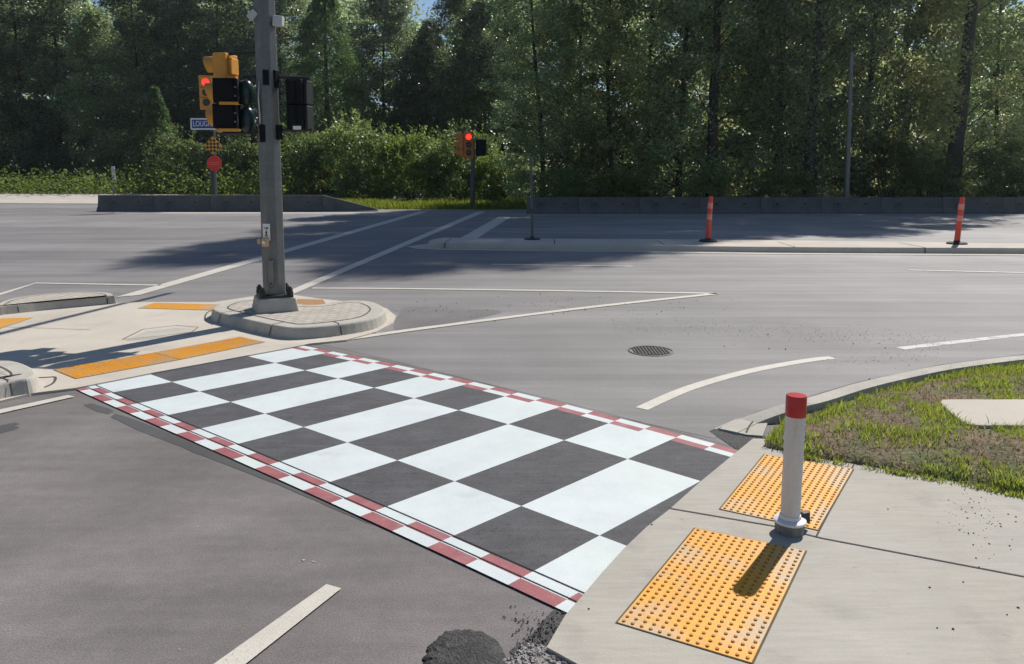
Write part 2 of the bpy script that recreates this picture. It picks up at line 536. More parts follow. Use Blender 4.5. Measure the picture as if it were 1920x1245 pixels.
# ------------------------------------------------------------------ checkered crosswalk, fitted to its own grid
GRID = [
 {1: (212.5, 735.4), 2: (260.4, 755.6), 3: (316.7, 779.2), 4: (370.8, 803.5), 5: (443.75, 831.7), 6: (525.8, 863.5), 7: (616.5, 905.2), 8: (723.75, 950), 9: (849.7, 1006), 10: (999.2, 1070)},
 {1: (319.8, 716), 2: (372.9, 734.4), 3: (432.3, 754.6), 4: (495.8, 776.9), 5: (569.2, 799.4), 6: (651.9, 830.2), 7: (745, 863.5), 8: (852.7, 903.4), 9: (977.4, 949.3), 10: (1124.5, 1003.2)},
 {1: (514.6, 679.6), 2: (573.3, 694.6), 3: (634.8, 710.4), 4: (702.1, 726.5), 5: (777.9, 744.2), 6: (860.6, 768.3), 7: (953.3, 795.4), 8: (1058.1, 825), 9: (1177.3, 860), 10: (1313, 902.5)},
 {1: (601.5, 663.5), 2: (656.7, 677), 3: (721, 690.6), 4: (786.9, 705.6), 5: (866.9, 721.9), 6: (944, 743.8), 7: (1037.7, 767.7), 8: (1140.8, 794.5), 9: (1257.6, 824)}]
HM = np.array([[33.8303856, 125.388598, 165.477776], [-17.5783849, 18.9309475, 715.776921], [-.0494916526, .0542794877, 1]])
VV = (0, 1, 3, 4)
src = np.array([(i, VV[k]) for k, d in enumerate(GRID) for i in d], float)
dst = np.array([p for d in GRID for p in d.values()], float)

def hom(s):
    q = np.c_[s, np.ones(len(s))] @ HM.T
    return q[:, :2] / q[:, 2:]

def basis(s):
    i, v = (s[:, 0] - 5) / 5, (s[:, 1] - 2) / 2
    return np.stack([np.ones_like(i), i, i * i, i ** 3, v, v * v, i * v, i * i * v], 1)

COEF = np.linalg.lstsq(basis(src), dst - hom(src), rcond=None)[0]

def cw(i, v, z):
    s = np.array([[min(max(i, -.5), 11.5), v]], float)
    p = (hom(s) + basis(s) @ COEF)[0]
    return G(p[0], p[1], z)

def quad(mb, i0, i1, v0, v1, z):
    mb.add([cw(i0, v0, z), cw(i1, v0, z), cw(i1, v1, z), cw(i0, v1, z)], [(0, 1, 2, 3)])

V_IN, V_MID, V_OUT = -.02, -.172, -.333
U_IN, U_MID, U_OUT = 4.0, 4.145, 4.30
base = MB()
for k in range(0, 23):
    quad(base, k * .5, k * .5 + .5, V_OUT - .012, U_OUT + .006, 0.004)
struct('crosswalk_pavement', base, M['asphalt_dark'])
wh, bk, rd = MB(), MB(), MB()
cols = [(V_IN, 1), (1, 3), (3, U_IN)]
for i in range(0, 12):
    for c in range(3):
        white = (i + c) % 2 == 0
        if i >= 10 and c == 2: continue
        i1 = i + 1
        quad(wh if white else bk, i, i1, *cols[c], 0.008)
for j in range(0, 23):
    a, b = j * .5, j * .5 + .5
    quad(wh if j % 2 == 0 else rd, a, b, V_MID, V_IN, 0.008)
    quad(rd if j % 2 == 0 else wh, a, b, V_OUT, V_MID, 0.008)
    quad(rd if j % 2 == 0 else wh, a, b, U_IN, U_MID, 0.008)
    quad(wh if j % 2 == 0 else rd, a, b, U_MID, U_OUT, 0.008)
struct('crosswalk_white_markings', wh, M['white_paint'])
struct('crosswalk_black_markings', bk, M['black_paint'])
struct('crosswalk_red_markings', rd, M['red_paint'])
gr = MB()
for v, wd in ((V_IN, .007), (V_MID, .006), (U_OUT + .006, .006)):
    strip(gr, [cw(k * .5, v, 0) for k in range(0, 23)], wd, 0.0105)
struct('crosswalk_groove_lines', gr, M['groove'])
# darker patch strip of fresh asphalt along the near ramp, left end, and the small dark patches beside it
def ragged(pts, amp=1.5, k=5):
    out = []
    for i, p in enumerate(pts):
        q = pts[(i + 1) % len(pts)]
        for j in range(k):
            t = j / k
            out.append((p[0] + (q[0] - p[0]) * t + random.uniform(-amp, amp) * 1.6, p[1] + (q[1] - p[1]) * t + random.uniform(-amp, amp) * .8))
    return out
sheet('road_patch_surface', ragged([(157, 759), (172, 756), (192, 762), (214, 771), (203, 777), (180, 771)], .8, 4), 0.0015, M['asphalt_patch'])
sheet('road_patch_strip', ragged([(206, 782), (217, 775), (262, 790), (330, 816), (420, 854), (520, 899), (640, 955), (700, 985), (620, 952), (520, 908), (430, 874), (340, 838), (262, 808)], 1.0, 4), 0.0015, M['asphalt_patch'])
sheet('road_dark_surface', ragged([(-60, 806), (0, 797), (30, 792), (36, 794), (26, 799), (38, 801), (18, 808), (-10, 817), (-80, 830)], .8, 3), 0.0015, M['asphalt_patch'])  # dark ragged patch at the left end of the near road
sheet('road_wedge_surface', smooth_poly([(738, 612), (748, 588), (765, 576), (860, 578), (940, 583), (900, 596), (760, 618)], True, 3), 0.003, M['asphalt_mid'])
# loose fresh asphalt between the crosswalk end and the sidewalk, and the dark strip at its far corner
sheet('road_seam_surface', smooth_poly([(1040, 1142), (1064, 1148), (1052, 1190), (1030, 1222), (985, 1232), (955, 1222), (985, 1200), (1010, 1175)], True, 4), 0.002, M['asphalt_new'])
sheet('road_verge_surface', [(1330, 808), (1352, 800), (1440, 818), (1470, 840), (1400, 880), (1392, 850)], 0.003, M['asphalt_new'])

# ------------------------------------------------------------------ lane markings
mk = MB()
def band(px, z=0.008, mb=None):
    p = GP(px, z)
    (mb or mk).add(p, [tuple(range(len(p)))])
def line(px, wdt, z=0.008, mb=None, sm=0):
    if sm: px = smooth_poly(px, False, sm)
    strip(mb or mk, GP(px), wdt, z)
band([(612, 1095), (640, 1103), (460, 1245), (330, 1348), (256, 1348), (400, 1245)])
band([(-300, 829), (-300, 838), (0, 775), (140, 743.5), (127, 740.5), (0, 767.5)])
line([(1203, 767), (1290, 729), (1400, 697.5), (1510, 677), (1561, 671)], .105, .004, sm=5)

line([(618, 642), (760, 621), (941, 597.5), (1122, 575), (1346, 551)], .12, sm=4)
line([(586, 541), (760, 542), (1050, 546), (1346, 551)], .11, sm=3)
line([(-200, 606), (0, 552.5), (67, 531.5), (300, 535.5)], .12)
struct('road_markings', mk, M['line_paint'])
mk2 = MB()
band([(786, 396.5), (803, 396.5), (262, 553), (216, 557)], mb=mk2)
band([(895, 396.5), (911, 396.5), (548, 552), (520, 554)], mb=mk2)
band([(935, 406), (959, 406), (893, 448), (860, 448)], mb=mk2)
band([(215, 398.2), (705, 398.6), (705, 400.2), (215, 400.2)], mb=mk2)
struct('highway_road_markings', mk2, M['line_paint'])
mk3 = MB()
line([(1688, 654), (1800, 641), (1920, 628), (2100, 612)], .11, .004, mk3, sm=3)
line([(921, 496.3), (1187, 500)], .12, mb=mk3)
line([(1705, 507), (1920, 512), (2300, 520)], .12, mb=mk3)
line([(916, 434.7), (1080, 436.5), (1440, 444.5)], .12, mb=mk3)
line([(1000, 404), (1440, 405.5), (2300, 408)], .14, mb=mk3)
line([(-900, 406), (120, 400)], .14, mb=mk3)
struct('worn_road_markings', mk3, M['line_worn'])

sc_ = MB()
for x, y in ((560, 1052), (570, 1050), (579, 1056), (588, 1053), (598, 1058), (577, 1061), (338, 1216), (845, 1134), (290, 972)):
    sc_.add([G(x + random.uniform(-5, 5), y + random.uniform(-2, 2), .0035) for _ in range(3)], [(0, 1, 2)])
struct('paint_scuff_road_markings', sc_, M['line_worn'])

# ------------------------------------------------------------------ near sidewalk with its slabs and joints
SW = [(1025, 1213), (1060, 1153), (1092, 1117), (1130, 1072), (1170, 1028), (1212, 988), (1255, 955), (1313, 903), (1345, 877), (1375, 852), (1412, 822), (1436, 823), (1510, 836), (1620, 852), (1800, 882), (1920, 905), (2500, 1020), (3400, 1250), (2800, 2600), (1700, 1900), (1300, 1380), (1080, 1243)]
sw = MB()
sw.slab(GP(SW, 0.02), 0.05)
struct('sidewalk', sw, M['concrete'])
jt = MB()
line([(1253, 960), (1450, 994), (1540, 1017), (1920, 1090), (2400, 1190)], .009, 0.023, jt)
line([(1614, 852), (1576, 925), (1530, 1014)], .008, 0.0235, jt)
struct('sidewalk_joint_lines', jt, M['joint'])

# ------------------------------------------------------------------ near grass corner: kerb, soil, blades
ko = smooth_poly([(1349, 803), (1403, 779), (1473, 756), (1521, 744), (1597, 721), (1672, 703), (1763, 685), (1869, 671), (1920, 666), (2060, 655), (2300, 640), (2800, 615)], False, 4)
ko_w = GP(ko)
n = len(ko_w)
acc = 0
prof = []
for i, p in enumerate(ko_w):
    if i: acc += (p - ko_w[i - 1]).length
    d = (ko_w[min(i + 1, n - 1)] - ko_w[max(i - 1, 0)]).normalized()
    nn = Vector((d.y, -d.x, 0))
    h = 0.014 + 0.10 * min(1, max(0, (acc - .3) / .75)) ** .9
    q = G(ko[i][0], ko[i][1], h)                     # the traced line is the road edge of the kerb top
    prof.append((q + nn * -.035 + Vector((0, 0, -h + .004)), q + nn * -.012 + Vector((0, 0, -.012)), q, q + nn * .135 + Vector((0, 0, .004)), q + nn * .145 + Vector((0, 0, -.06))))
kb = MB()
for i in range(n):
    kb.v += list(prof[i])
for i in range(n - 1):
    for j in range(4):
        kb.f.append((i * 5 + j, i * 5 + j + 1, i * 5 + 6 + j, i * 5 + 5 + j))
kb.f.append((0, 1, 2, 3, 4))
# flat gutter fan at the tip of the kerb
fan = GP([(1349, 803.5), (1372, 790), (1420, 776), (1440, 790), (1430, 817), (1400, 814.5)], .014)
struct('grass_kerb', kb, M['kerb'])
fb = MB(); fb.slab(fan, .03)
struct('gutter_kerb', fb, M['kerb'])
jl = MB()
line([(1399, 815), (1405, 803), (1417, 788), (1440, 772)], .012, .0185, jl)
struct('gutter_joint_lines', jl, M['joint'])
grass_px = [(1432, 818), (1448, 797), (1475, 772), (1521, 752), (1603, 727), (1680, 709), (1770, 690), (1870, 677), (1920, 672), (2060, 661), (2300, 646), (2800, 622), (3600, 700), (3400, 1240), (2500, 1018), (1920, 904), (1800, 881), (1620, 851), (1510, 835)]
gpoly = [(p.x, p.y) for p in GP(grass_px, 0.09)]
PAD = smooth_poly([(1763, 752), (1800, 748), (1920, 748), (2300, 742), (2500, 780), (2300, 802), (1920, 797), (1826, 796), (1795, 783)], True, 3)
ppoly = [(p.x, p.y) for p in GP(PAD, 0.125)]
def edge_dist(x, y, poly):
    best = 9
    for i in range(len(poly)):
        ax, ay = poly[i - 1]; bx, by = poly[i]
        dx, dy = bx - ax, by - ay
        t = max(0, min(1, ((x - ax) * dx + (y - ay) * dy) / (dx * dx + dy * dy + 1e-9)))
        best = min(best, math.hypot(x - ax - t * dx, y - ay - t * dy))
    return best
def snap(x, y, poly):
    best, bp = 9, (x, y)
    for i in range(len(poly)):
        ax, ay = poly[i - 1]; bx, by = poly[i]
        dx, dy = bx - ax, by - ay
        t = max(0, min(1, ((x - ax) * dx + (y - ay) * dy) / (dx * dx + dy * dy + 1e-9)))
        q = (ax + t * dx, ay + t * dy)
        d = math.hypot(x - q[0], y - q[1])
        if d < best: best, bp = d, q
    return bp
def soil_z(x, y):
    e = min(1, edge_dist(x, y, gpoly) / .5)
    return 0.035 + .08 * e ** .6 + .02 * e * mnoise.noise(Vector((x * 2.3, y * 2.3, 1))) + .008 * e * mnoise.noise(Vector((x * 9, y * 9, 4)))
xs = [p[0] for p in gpoly]; ys = [p[1] for p in gpoly]
sb = MB()
step = .06
idx = {}
x0, y0 = min(xs), min(ys)
XM = min(max(xs), 9.5)
nx, ny = int((XM - x0) / step) + 2, int((max(ys) - y0) / step) + 2
for a in range(nx):
    for b in range(ny):
        x, y = x0 + a * step, y0 + b * step
        ins = inside((x, y), gpoly)
        if not ins and edge_dist(x, y, gpoly) > .08: continue
        idx[a, b] = len(sb.v)
        if ins:
            sb.v.append(Vector((x, y, soil_z(x, y))))
        else:
            q = snap(x, y, gpoly)
            sb.v.append(Vector((q[0], q[1], .0225)))
for (a, b), i in idx.items():
    if (a + 1, b) in idx and (a, b + 1) in idx and (a + 1, b + 1) in idx:
        sb.f.append((i, idx[a + 1, b], idx[a + 1, b + 1], idx[a, b + 1]))
struct('soil_ground', sb, M['soil'], smooth=True)
pd = MB(); pd.slab(GP(PAD, .135), .15)
struct('concrete_slab', pd, M['concrete_pale'], bevel=.01)

def blades(name, pts, hts, wid, m, lean=.5):
    """grass blades: two-segment tapering strips, all arrays"""
    n = len(pts)
    ang = rng.uniform(0, 2 * np.pi, n)
    d = np.stack([np.cos(ang), np.sin(ang), np.zeros(n)], 1)
    la = rng.uniform(0, 2 * np.pi, n)
    lv = np.stack([np.cos(la), np.sin(la), np.zeros(n)], 1) * (hts * rng.uniform(.1, 1, n) * lean)[:, None]
    up = np.zeros((n, 3)); up[:, 2] = hts
    wv = d * (wid * rng.uniform(.7, 1.3, n))[:, None] / 2
    P = np.empty((n, 5, 3))
    P[:, 0] = pts - wv; P[:, 1] = pts + wv
    mid = pts + up * .6 + lv * .35
    P[:, 2] = mid + wv * .75; P[:, 3] = mid - wv * .75
    P[:, 4] = pts + up * .95 + lv
    o = np.arange(n)[:, None] * 5
    loops = np.concatenate([o + [0, 1, 2, 3], o + [3, 2, 4]], 1).ravel()
    me = bpy.data.meshes.new(name)
    me.vertices.add(n * 5); me.vertices.foreach_set('co', P.ravel())
    me.loops.add(len(loops)); me.loops.foreach_set('vertex_index', loops.astype(np.int32))
    me.polygons.add(n * 2)
    st = (np.arange(n)[:, None] * 7 + [0, 4]).ravel()
    me.polygons.foreach_set('loop_start', st.astype(np.int32))
    me.update(calc_edges=True)
    me.materials.append(m)
    ob = bpy.data.objects.new(name, me)
    C.objects.link(ob)
    return ob

pg, hg, pdry, hdry = [], [], [], []
tries = 0
while len(pg) < 42000 and tries < 330000:
    tries += 1
    x, y = random.uniform(x0, 7.0), random.uniform(y0, max(ys))
    if not inside((x, y), gpoly) or inside((x, y), ppoly): continue
    nz = mnoise.noise(Vector((x * 2.6, y * 2.6, 9))) + .7 * mnoise.noise(Vector((x * 7.5, y * 7.5, 2)))
    e = edge_dist(x, y, gpoly)
    dens = min(1, max(0.04, .46 + 2.1 * nz + .30 * (e < .25)))
    if random.random() > dens:
        if random.random() < .3:
            pdry.append((x, y, soil_z(x, y) - .004)); hdry.append(random.uniform(.015, .035))
        continue
    pg.append((x, y, soil_z(x, y) - .004))
    hg.append(random.uniform(.018, .046) * (.55 + .75 * dens) * (1.6 if random.random() < .06 else 1))
for k in range(5000):
    i = random.randrange(10, len(gpoly))
    a_, b_ = gpoly[i - 1], gpoly[i]
    t_ = random.random()
    x, y = a_[0] + (b_[0] - a_[0]) * t_, a_[1] + (b_[1] - a_[1]) * t_
    if x > 7 or y < 2.5: continue
    if mnoise.noise(Vector((x * 3.1, y * 3.1, 12))) + .5 * mnoise.noise(Vector((x * 9, y * 9, 5))) < random.uniform(-.25, .3): continue
    o_ = abs(random.gauss(0, .05)) * (1 + .8 * mnoise.noise(Vector((x * 4, y * 4, 6))))
    nn_ = Vector((b_[1] - a_[1], -(b_[0] - a_[0]), 0)).normalized()
    x, y = x + nn_.x * (o_ - .07), y + nn_.y * (o_ - .07)
    if inside((x, y), gpoly): z_ = soil_z(x, y) - .004
    else: z_ = .02
    if random.random() < .75:
        pg.append((x, y, z_)); hg.append(random.uniform(.012, .04))
    else:
        pdry.append((x, y, z_)); hdry.append(random.uniform(.01, .025))
tag(blades('grass', np.array(pg), np.array(hg), .0055, M['blade'], .9), kind='stuff')
tag(blades('dry_grass', np.array(pdry), np.array(hdry), .006, M['blade_dry'], 1.6), kind='stuff')

# ------------------------------------------------------------------ traffic island with raised paved noses
ISL = [(-900, 800), (-400, 828), (0, 751.5), (60, 737), (142, 727), (285, 699), (465, 666), (555, 649.5), (580, 644), (650, 637), (705, 622), (737, 605), (742, 592), (725, 578), (690, 569), (640, 564), (600, 560), (545, 552), (470, 556), (400, 566.5), (270, 566), (205, 569), (100, 575), (0, 590), (-200, 592), (-900, 610)]
isl = MB(); isl.slab(GP(ISL, .02), .05)
struct('island_pavement', isl, M['concrete_pale'])

def nose(px_top, h, name, ring=.16, joints=()):
    px = smooth_poly(px_top, True, 5)
    top = GP(px, h)
    kb = MB(); kb.slab(top, h + .01, .035)
    struct(name + '_kerb', kb, M['kerb'], bevel=.022, seg=3)
    inn = offset(top, ring)
    gl = MB(); strip(gl, inn, .018, h + .0035, True)
    for p in joints:
        a = G(*p, h)
        # vertical contraction joint in the kerb face nearest to p
        k = min(range(len(top)), key=lambda q: (top[q] - a).length)
        t = (top[(k + 1) % len(top)] - top[k - 1]).normalized()
        nn = (top[k] - inn[k]).normalized()
        for zz, off in ((.0, .043), (h, .004)):
            pass
        b0 = top[k] + nn * .012
        gl.add([b0 + nn * .032 - t * .007 + Vector((0, 0, -h + .03)), b0 + nn * .032 + t * .007 + Vector((0, 0, -h + .03)), b0 + t * .007 + Vector((0, 0, -.02)), b0 - t * .007 + Vector((0, 0, -.02))], [(0, 1, 2, 3)])
        strip(gl, [top[k] + nn * .0, inn[k]], .012, h + .0045)
    struct(name + '_joint_lines', gl, M['joint'])
    pv = MB(); pv.add([p + Vector((0, 0, .002)) for p in inn], [tuple(range(len(inn)))])
    struct(name + '_paver_surface', pv, M['pavers'])

nose([(400, 581), (414, 569), (445, 562.5), (485, 560), (530, 563), (566, 570), (598, 570.5), (643, 563.7), (689, 564), (716, 573), (720, 583.5), (697, 597), (637, 607.5), (558, 614), (510, 608.5), (449, 595)], .14, 'main_island', .17, ((416, 588), (516, 609), (637, 607)))
nose([(-10, 575), (15, 562), (64, 553), (116, 548.7), (167, 547), (205, 549.5), (213, 555), (200, 556), (100, 565), (20, 573)], .12, 'far_island', .09, ((193, 555), (30, 572)))
nose([(-200, 690), (-90, 678), (0, 675), (29, 677), (55, 686), (68, 697), (55, 708), (17, 714), (-60, 730), (-200, 752)], .14, 'near_island', .17, ((15, 714),))
jl = MB()
line([(0, 723), (60, 714), (88, 712), (104, 712), (100, 723), (84, 731)], .02, .0235, jl, sm=4)
line([(400, 612), (385, 604), (388, 590), (402, 584)], .018, .0235, jl, sm=3)
line([(230, 640), (268, 621), (330, 613.5), (372, 617), (360, 626), (300, 634), (230, 640)], .012, .0235, jl)
line([(0, 616), (170, 622)], .008, .0235, jl)
struct('island_joint_lines', jl, M['joint'])
sheet('utility_cover_surface', [(236, 638.5), (272, 622), (330, 615), (367, 618), (356, 625), (300, 632.5)], .0225, M['kerb'])

# ------------------------------------------------------------------ median with kerb
mb_px = smooth_poly([(826, 465.5), (1000, 467.5), (1440, 474), (1920, 476.5), (2500, 481), (4000, 492)], False, 4)
mt_px = smooth_poly([(830, 445.5), (1000, 447), (1440, 450), (1920, 456), (2500, 462), (4000, 475)], False, 4)
H_M = .13
front = [G(x, y, 0) + Vector((0, .04, H_M)) for x, y in mb_px]
back = GP(mt_px, H_M)[::-1]
nosep = [G(808, 449.5, H_M), G(803, 453, H_M), G(808, 456.5, H_M)]
med = MB(); med.slab(front + back + nosep, H_M + .01, .03)
struct('median_kerb', med, M['concrete_pale'], bevel=.02)
gut = MB()
line([(770, 462), (790, 466.5), (826, 468), (1000, 470), (1440, 476), (1920, 478.8), (2500, 484), (4000, 496)], .3, .010, gut)
gut.add(GP([(768, 462), (800, 457), (812, 457), (826, 466), (800, 467.5)], .0105), [(0, 1, 2, 3, 4)])
struct('median_gutter_surface', gut, M['concrete_pale'])
jl = MB()
for xx, yb in ((834, 466), (1040, 468), (1247, 471), (1490, 474.3), (1735, 475.6)):
    a = G(xx, yb, 0)
    jl.add([a + Vector((-.012, .004, .0)), a + Vector((.012, .004, .0)), a + Vector((.012, .033, H_M)), a + Vector((-.012, .033, H_M))], [(0, 1, 2, 3)])
    strip(jl, [a + Vector((0, .036, 0)), a + Vector((.05, 1.25, 0))], .024, H_M + .003)
struct('median_joint_lines', jl, M['joint'])

# ------------------------------------------------------------------ tactile pads
def tactile(px, label, group, z=.024, nu=14, nv=26, domes=True, m='tactile', dome_m='tactile'):
    p = GP(px, z)                                   # corners: near-left, near-right, far-right, far-left
    c = sum(p, Vector()) / 4
    t = thing('tactile_pad', label, 'tactile pad', (c.x, c.y, z - .004), group)
    pl = MB(); pl.slab(p, .008)
    pl.build('plate', M[m], t)
    rim = MB()
    strip(rim, offset(p, -.004), .010, z - .001, True)
    rim.build('edge_seam', M['pad_edge'], t)
    if domes:
        dm = MB()
        q = offset(p, .022) if p[0].x != 0 else p
        for a in range(nu):
            for b in range(nv):
                u, v = (a + .5) / nu, (b + .5) / nv
                c_ = p[0].lerp(p[1], u).lerp(p[3].lerp(p[2], u), v)
                o = len(dm.v)
                for r_, zz in ((.0078, .0), (.0068, .0042), (.0045, .005)):
                    for k in range(8):
                        an = k * math.pi / 4
                        dm.v.append(c_ + Vector((r_ * math.cos(an), r_ * math.sin(an), zz)))
                for lv in range(2):
                    for k in range(8):
                        dm.f.append((o + lv * 8 + k, o + lv * 8 + (k + 1) % 8, o + lv * 8 + 8 + (k + 1) % 8, o + lv * 8 + 8 + k))
                dm.f.append(tuple(o + 16 + k for k in range(8)))
        d = dm.build('domes', M[dome_m], t)
        d['kind'] = 'stuff'
    return t
tactile([(1158, 1166.5), (1409, 1242), (1510, 1032), (1304, 990)], 'amber tactile pad nearest the camera, crossed by the bollard shadow', 'tactile pads on the near sidewalk', nu=14, nv=26, dome_m='tactile_dome')
tactile([(1351, 954), (1533, 993), (1599, 879), (1434, 852)], 'amber tactile pad behind the bollard, beside the grass', 'tactile pads on the near sidewalk', nu=14, nv=26, dome_m='tactile_dome')
tactile([(141.7, 709.5), (336, 674), (287, 661.5), (101, 693)], 'left half of the long amber tactile strip on the island edge', 'tactile pads on the island', nu=40, nv=16)
tactile([(338, 673.6), (496, 641), (451, 631.5), (289, 661)], 'right half of the long amber tactile strip, ending by the paved nose', 'tactile pads on the island', nu=36, nv=16)
tactile([(259, 577.5), (405, 581.5), (418, 571), (290, 567.5)], 'pale amber tactile pad behind the island, facing the highway', 'tactile pads on the island', nu=30, nv=10)
tactile([(-140, 629), (0, 615.5), (60, 595.5), (-70, 599)], 'amber tactile pad cut by the left photo edge', 'tactile pads on the island', nu=30, nv=10)
tactile([(545, 573), (612, 573), (604, 561.5), (560, 560.5)], 'brownish tactile pad just behind the signal pole footing', 'tactile pads on the island', m='tactile_brown', domes=False, z=.026)

# ------------------------------------------------------------------ white bollard with red cap
b0 = G(1480, 996, .02)
t = thing('bollard', 'white flexible bollard with a red top band standing between two tactile pads', 'bollard', b0)
m_ = MB(); m_.lathe([(.0455, .075), (.046, .3), (.0465, .585)], n=32); m_.build('post', M['pvc'], t, smooth='auto', world=False)
m_ = MB(); m_.lathe([(.0478, .578), (.0478, .672), (.045, .679)], n=32); m_.build('red_band', M['red_tape'], t, smooth='auto', world=False)
m_ = MB(); m_.lathe([(.068, 0), (.070, .05), (.066, .056)], n=32); m_.build('base_collar', M['collar'], t, smooth='auto', world=False)
m_ = MB(); m_.lathe([(.074, .050), (.0755, .062), (.062, .069), (.052, .072), (.049, .088)], n=32); m_.build('flange', M['pvc_white'], t, smooth='auto', world=False)
m_ = MB()
m_.box((.082, .03, .062), (.045, .03, .05), R(25)); m_.box((.098, .035, .045), (.02, .022, .03), R(25))
m_.build('hinge_latch', M['black_plastic'], t, world=False, bevel=.004)
for p in t.children:
    p.rotation_euler = (0, R(.6), 0)

# ------------------------------------------------------------------ manhole, asphalt heap, gravel, debris
mc = G(1220.5, 657, .009)
t = thing('manhole_cover', 'round cast iron manhole cover in the turning lane', 'manhole cover', mc)
pw = (G(1263, 657) - G(1178, 657)).length / 2
m_ = MB(); m_.lathe([(pw, -.03), (pw, -.002), (pw * .97, 0), (pw * .92, 0), (pw * .915, -.008)], n=40); m_.build('ring', M['iron'], t, smooth='auto', world=False)
m_ = MB()
for a in range(-6, 7):
    for b in range(-6, 7):
        x, y = a * pw / 7.0, b * pw / 7.0
        if x * x + y * y < (pw * .84) ** 2:
            m_.box((x, y, -.003), (pw / 8.4, pw / 14, .008), R(45) if (a + b) % 2 else R(-45))
m_.build('tread_pattern', M['iron'], t, world=False)

hp = G(868, 1240, 0)
hb = MB()
bm = bmesh.new()
bmesh.ops.create_icosphere(bm, subdivisions=6, radius=1)
for v in bm.verts:
    c = v.co.copy()
    ang = math.atan2(c.y, c.x)
    ca, sa = math.cos(ang), math.sin(ang)
    rough = max(.12, min(1, .35 - c.x * .9 + c.y * .35))
    rr = 1 + .13 * mnoise.noise(Vector((ca * 1.5, sa * 1.5, 5))) + rough * (.10 * mnoise.noise(Vector((ca * 6, sa * 6, 2))) + .06 * mnoise.noise(Vector((ca * 17, sa * 17, 3))))
    lump = rough * (.30 * mnoise.noise(Vector((c.x * 8, c.y * 8, 1))) + .22 * mnoise.noise(Vector((c.x * 20, c.y * 20, 4)))) + .05 * mnoise.noise(Vector((c.x * 45, c.y * 45, 4)))
    flat = math.sqrt(max(0, 1 - (c.x * c.x + c.y * c.y) ** 2))
    z = (.021 * flat * (1 + lump) if c.z > 0 else -.012)
    v.co = Vector((c.x * .155 * rr, c.y * .185 * rr, z))
hb.v = [v.co.copy() for v in bm.verts]
hb.f = [tuple(v.index for v in f.verts) for f in bm.faces]
bm.free()
o = hb.build('asphalt_mound', M['asphalt_fresh'], smooth=True)
o.location = hp
tag(o, 'low ragged dark lump of fresh asphalt at the bottom photo edge', 'asphalt mound')

def pebbles(name, pts, sizes, m, label=None):
    mb = MB()
    base = [(1, 0, 0), (-1, 0, 0), (0, 1, 0), (0, -1, 0), (0, 0, 1), (0, 0, -1)]
    fs = [(0, 2, 4), (2, 1, 4), (1, 3, 4), (3, 0, 4), (2, 0, 5), (1, 2, 5), (3, 1, 5), (0, 3, 5)]
    for p, s in zip(pts, sizes):
        T = Matrix.Translation(p + Vector((0, 0, s * .35))) @ Matrix.Rotation(random.uniform(0, 6), 4, 'Z') @ Matrix.Rotation(random.uniform(-.5, .5), 4, 'X') @ Matrix.Diagonal((s * random.uniform(.7, 1.3), s * random.uniform(.6, 1.1), s * random.uniform(.5, .9), 1))
        mb.add(base, fs, T)
    return tag(mb.build(name, m), kind='stuff')
GV = [(980, 1212), (1022, 1212), (1082, 1244), (1220, 1330), (1100, 1400), (880, 1400), (905, 1262), (955, 1235)]
sheet('gravel_ground', GV, .006, M['gravel'])
gp = [(p.x, p.y) for p in GP(GV)]
pts, sz = [], []
while len(pts) < 1500:
    x, y = random.uniform(-.15, .5), random.uniform(1.9, 2.85)
    if inside((x, y), gp):
        pts.append(Vector((x, y, .006))); sz.append(random.uniform(.003, .010))
pebbles('gravel', pts, sz, M['stone'])
pts, sz = [], []
# crumbs on the sidewalk (upper right), on the turning lane and by the new asphalt
for _ in range(110):
    px = random.gauss(1835, 45); py = random.gauss(960, 42)
    if py > 915 and px < 1990: pts.append(G(px, py, .02)); sz.append(random.choice((.002, .003, .003, .005)))
for px, py in ((1925, 1024), (1917, 925), (1846, 908), (1830, 1047), (1806, 1092), (1757, 1178), (1787, 1180), (1743, 1102), (1909, 1140), (1888, 1153), (1104, 1142), (1701, 882), (1733, 889), (1222, 984), (1665, 955), (1855, 1020), (1893, 1024)):
    pts.append(G(px, py, .02)); sz.append(.0055)
for px, py in ((1442, 654), (1473, 655), (1660, 653), (1630, 711), (1600, 645), (1440, 628), (1358, 650)):
    pts.append(G(px, py, .005)); sz.append(.010)
for _ in range(170):
    px = random.gauss(1050, 170); py = random.gauss(575, 11) - (px - 1050) * .01
    pts.append(G(px, py, .005)); sz.append(random.uniform(.003, .010))
for _ in range(160):
    px = random.uniform(1540, 1760); py = random.gauss(676, 9) - (px - 1600) * .08
    pts.append(G(px, py, .005)); sz.append(random.uniform(.002, .005))
for _ in range(260):
    u = random.random()
    px, py = random.gauss(1020, 32), random.gauss(1185, 24)
    if px < 1062 - (py - 1150) * .55: pts.append(G(px, py, .003)); sz.append(random.uniform(.002, .006))
pebbles('debris', pts, sz, M['debris'])
# pale dusty scuffs in the turning lane
pts, sz = [], []
for _ in range(700):
    a = random.random()
    px = 1150 + a * 620 + random.gauss(0, 40); py = 607 + a * 30 + random.gauss(0, 9)
    pts.append(G(px, py, .004)); sz.append(random.uniform(.002, .006))
pebbles('pale_gravel', pts, sz, M['stone'])

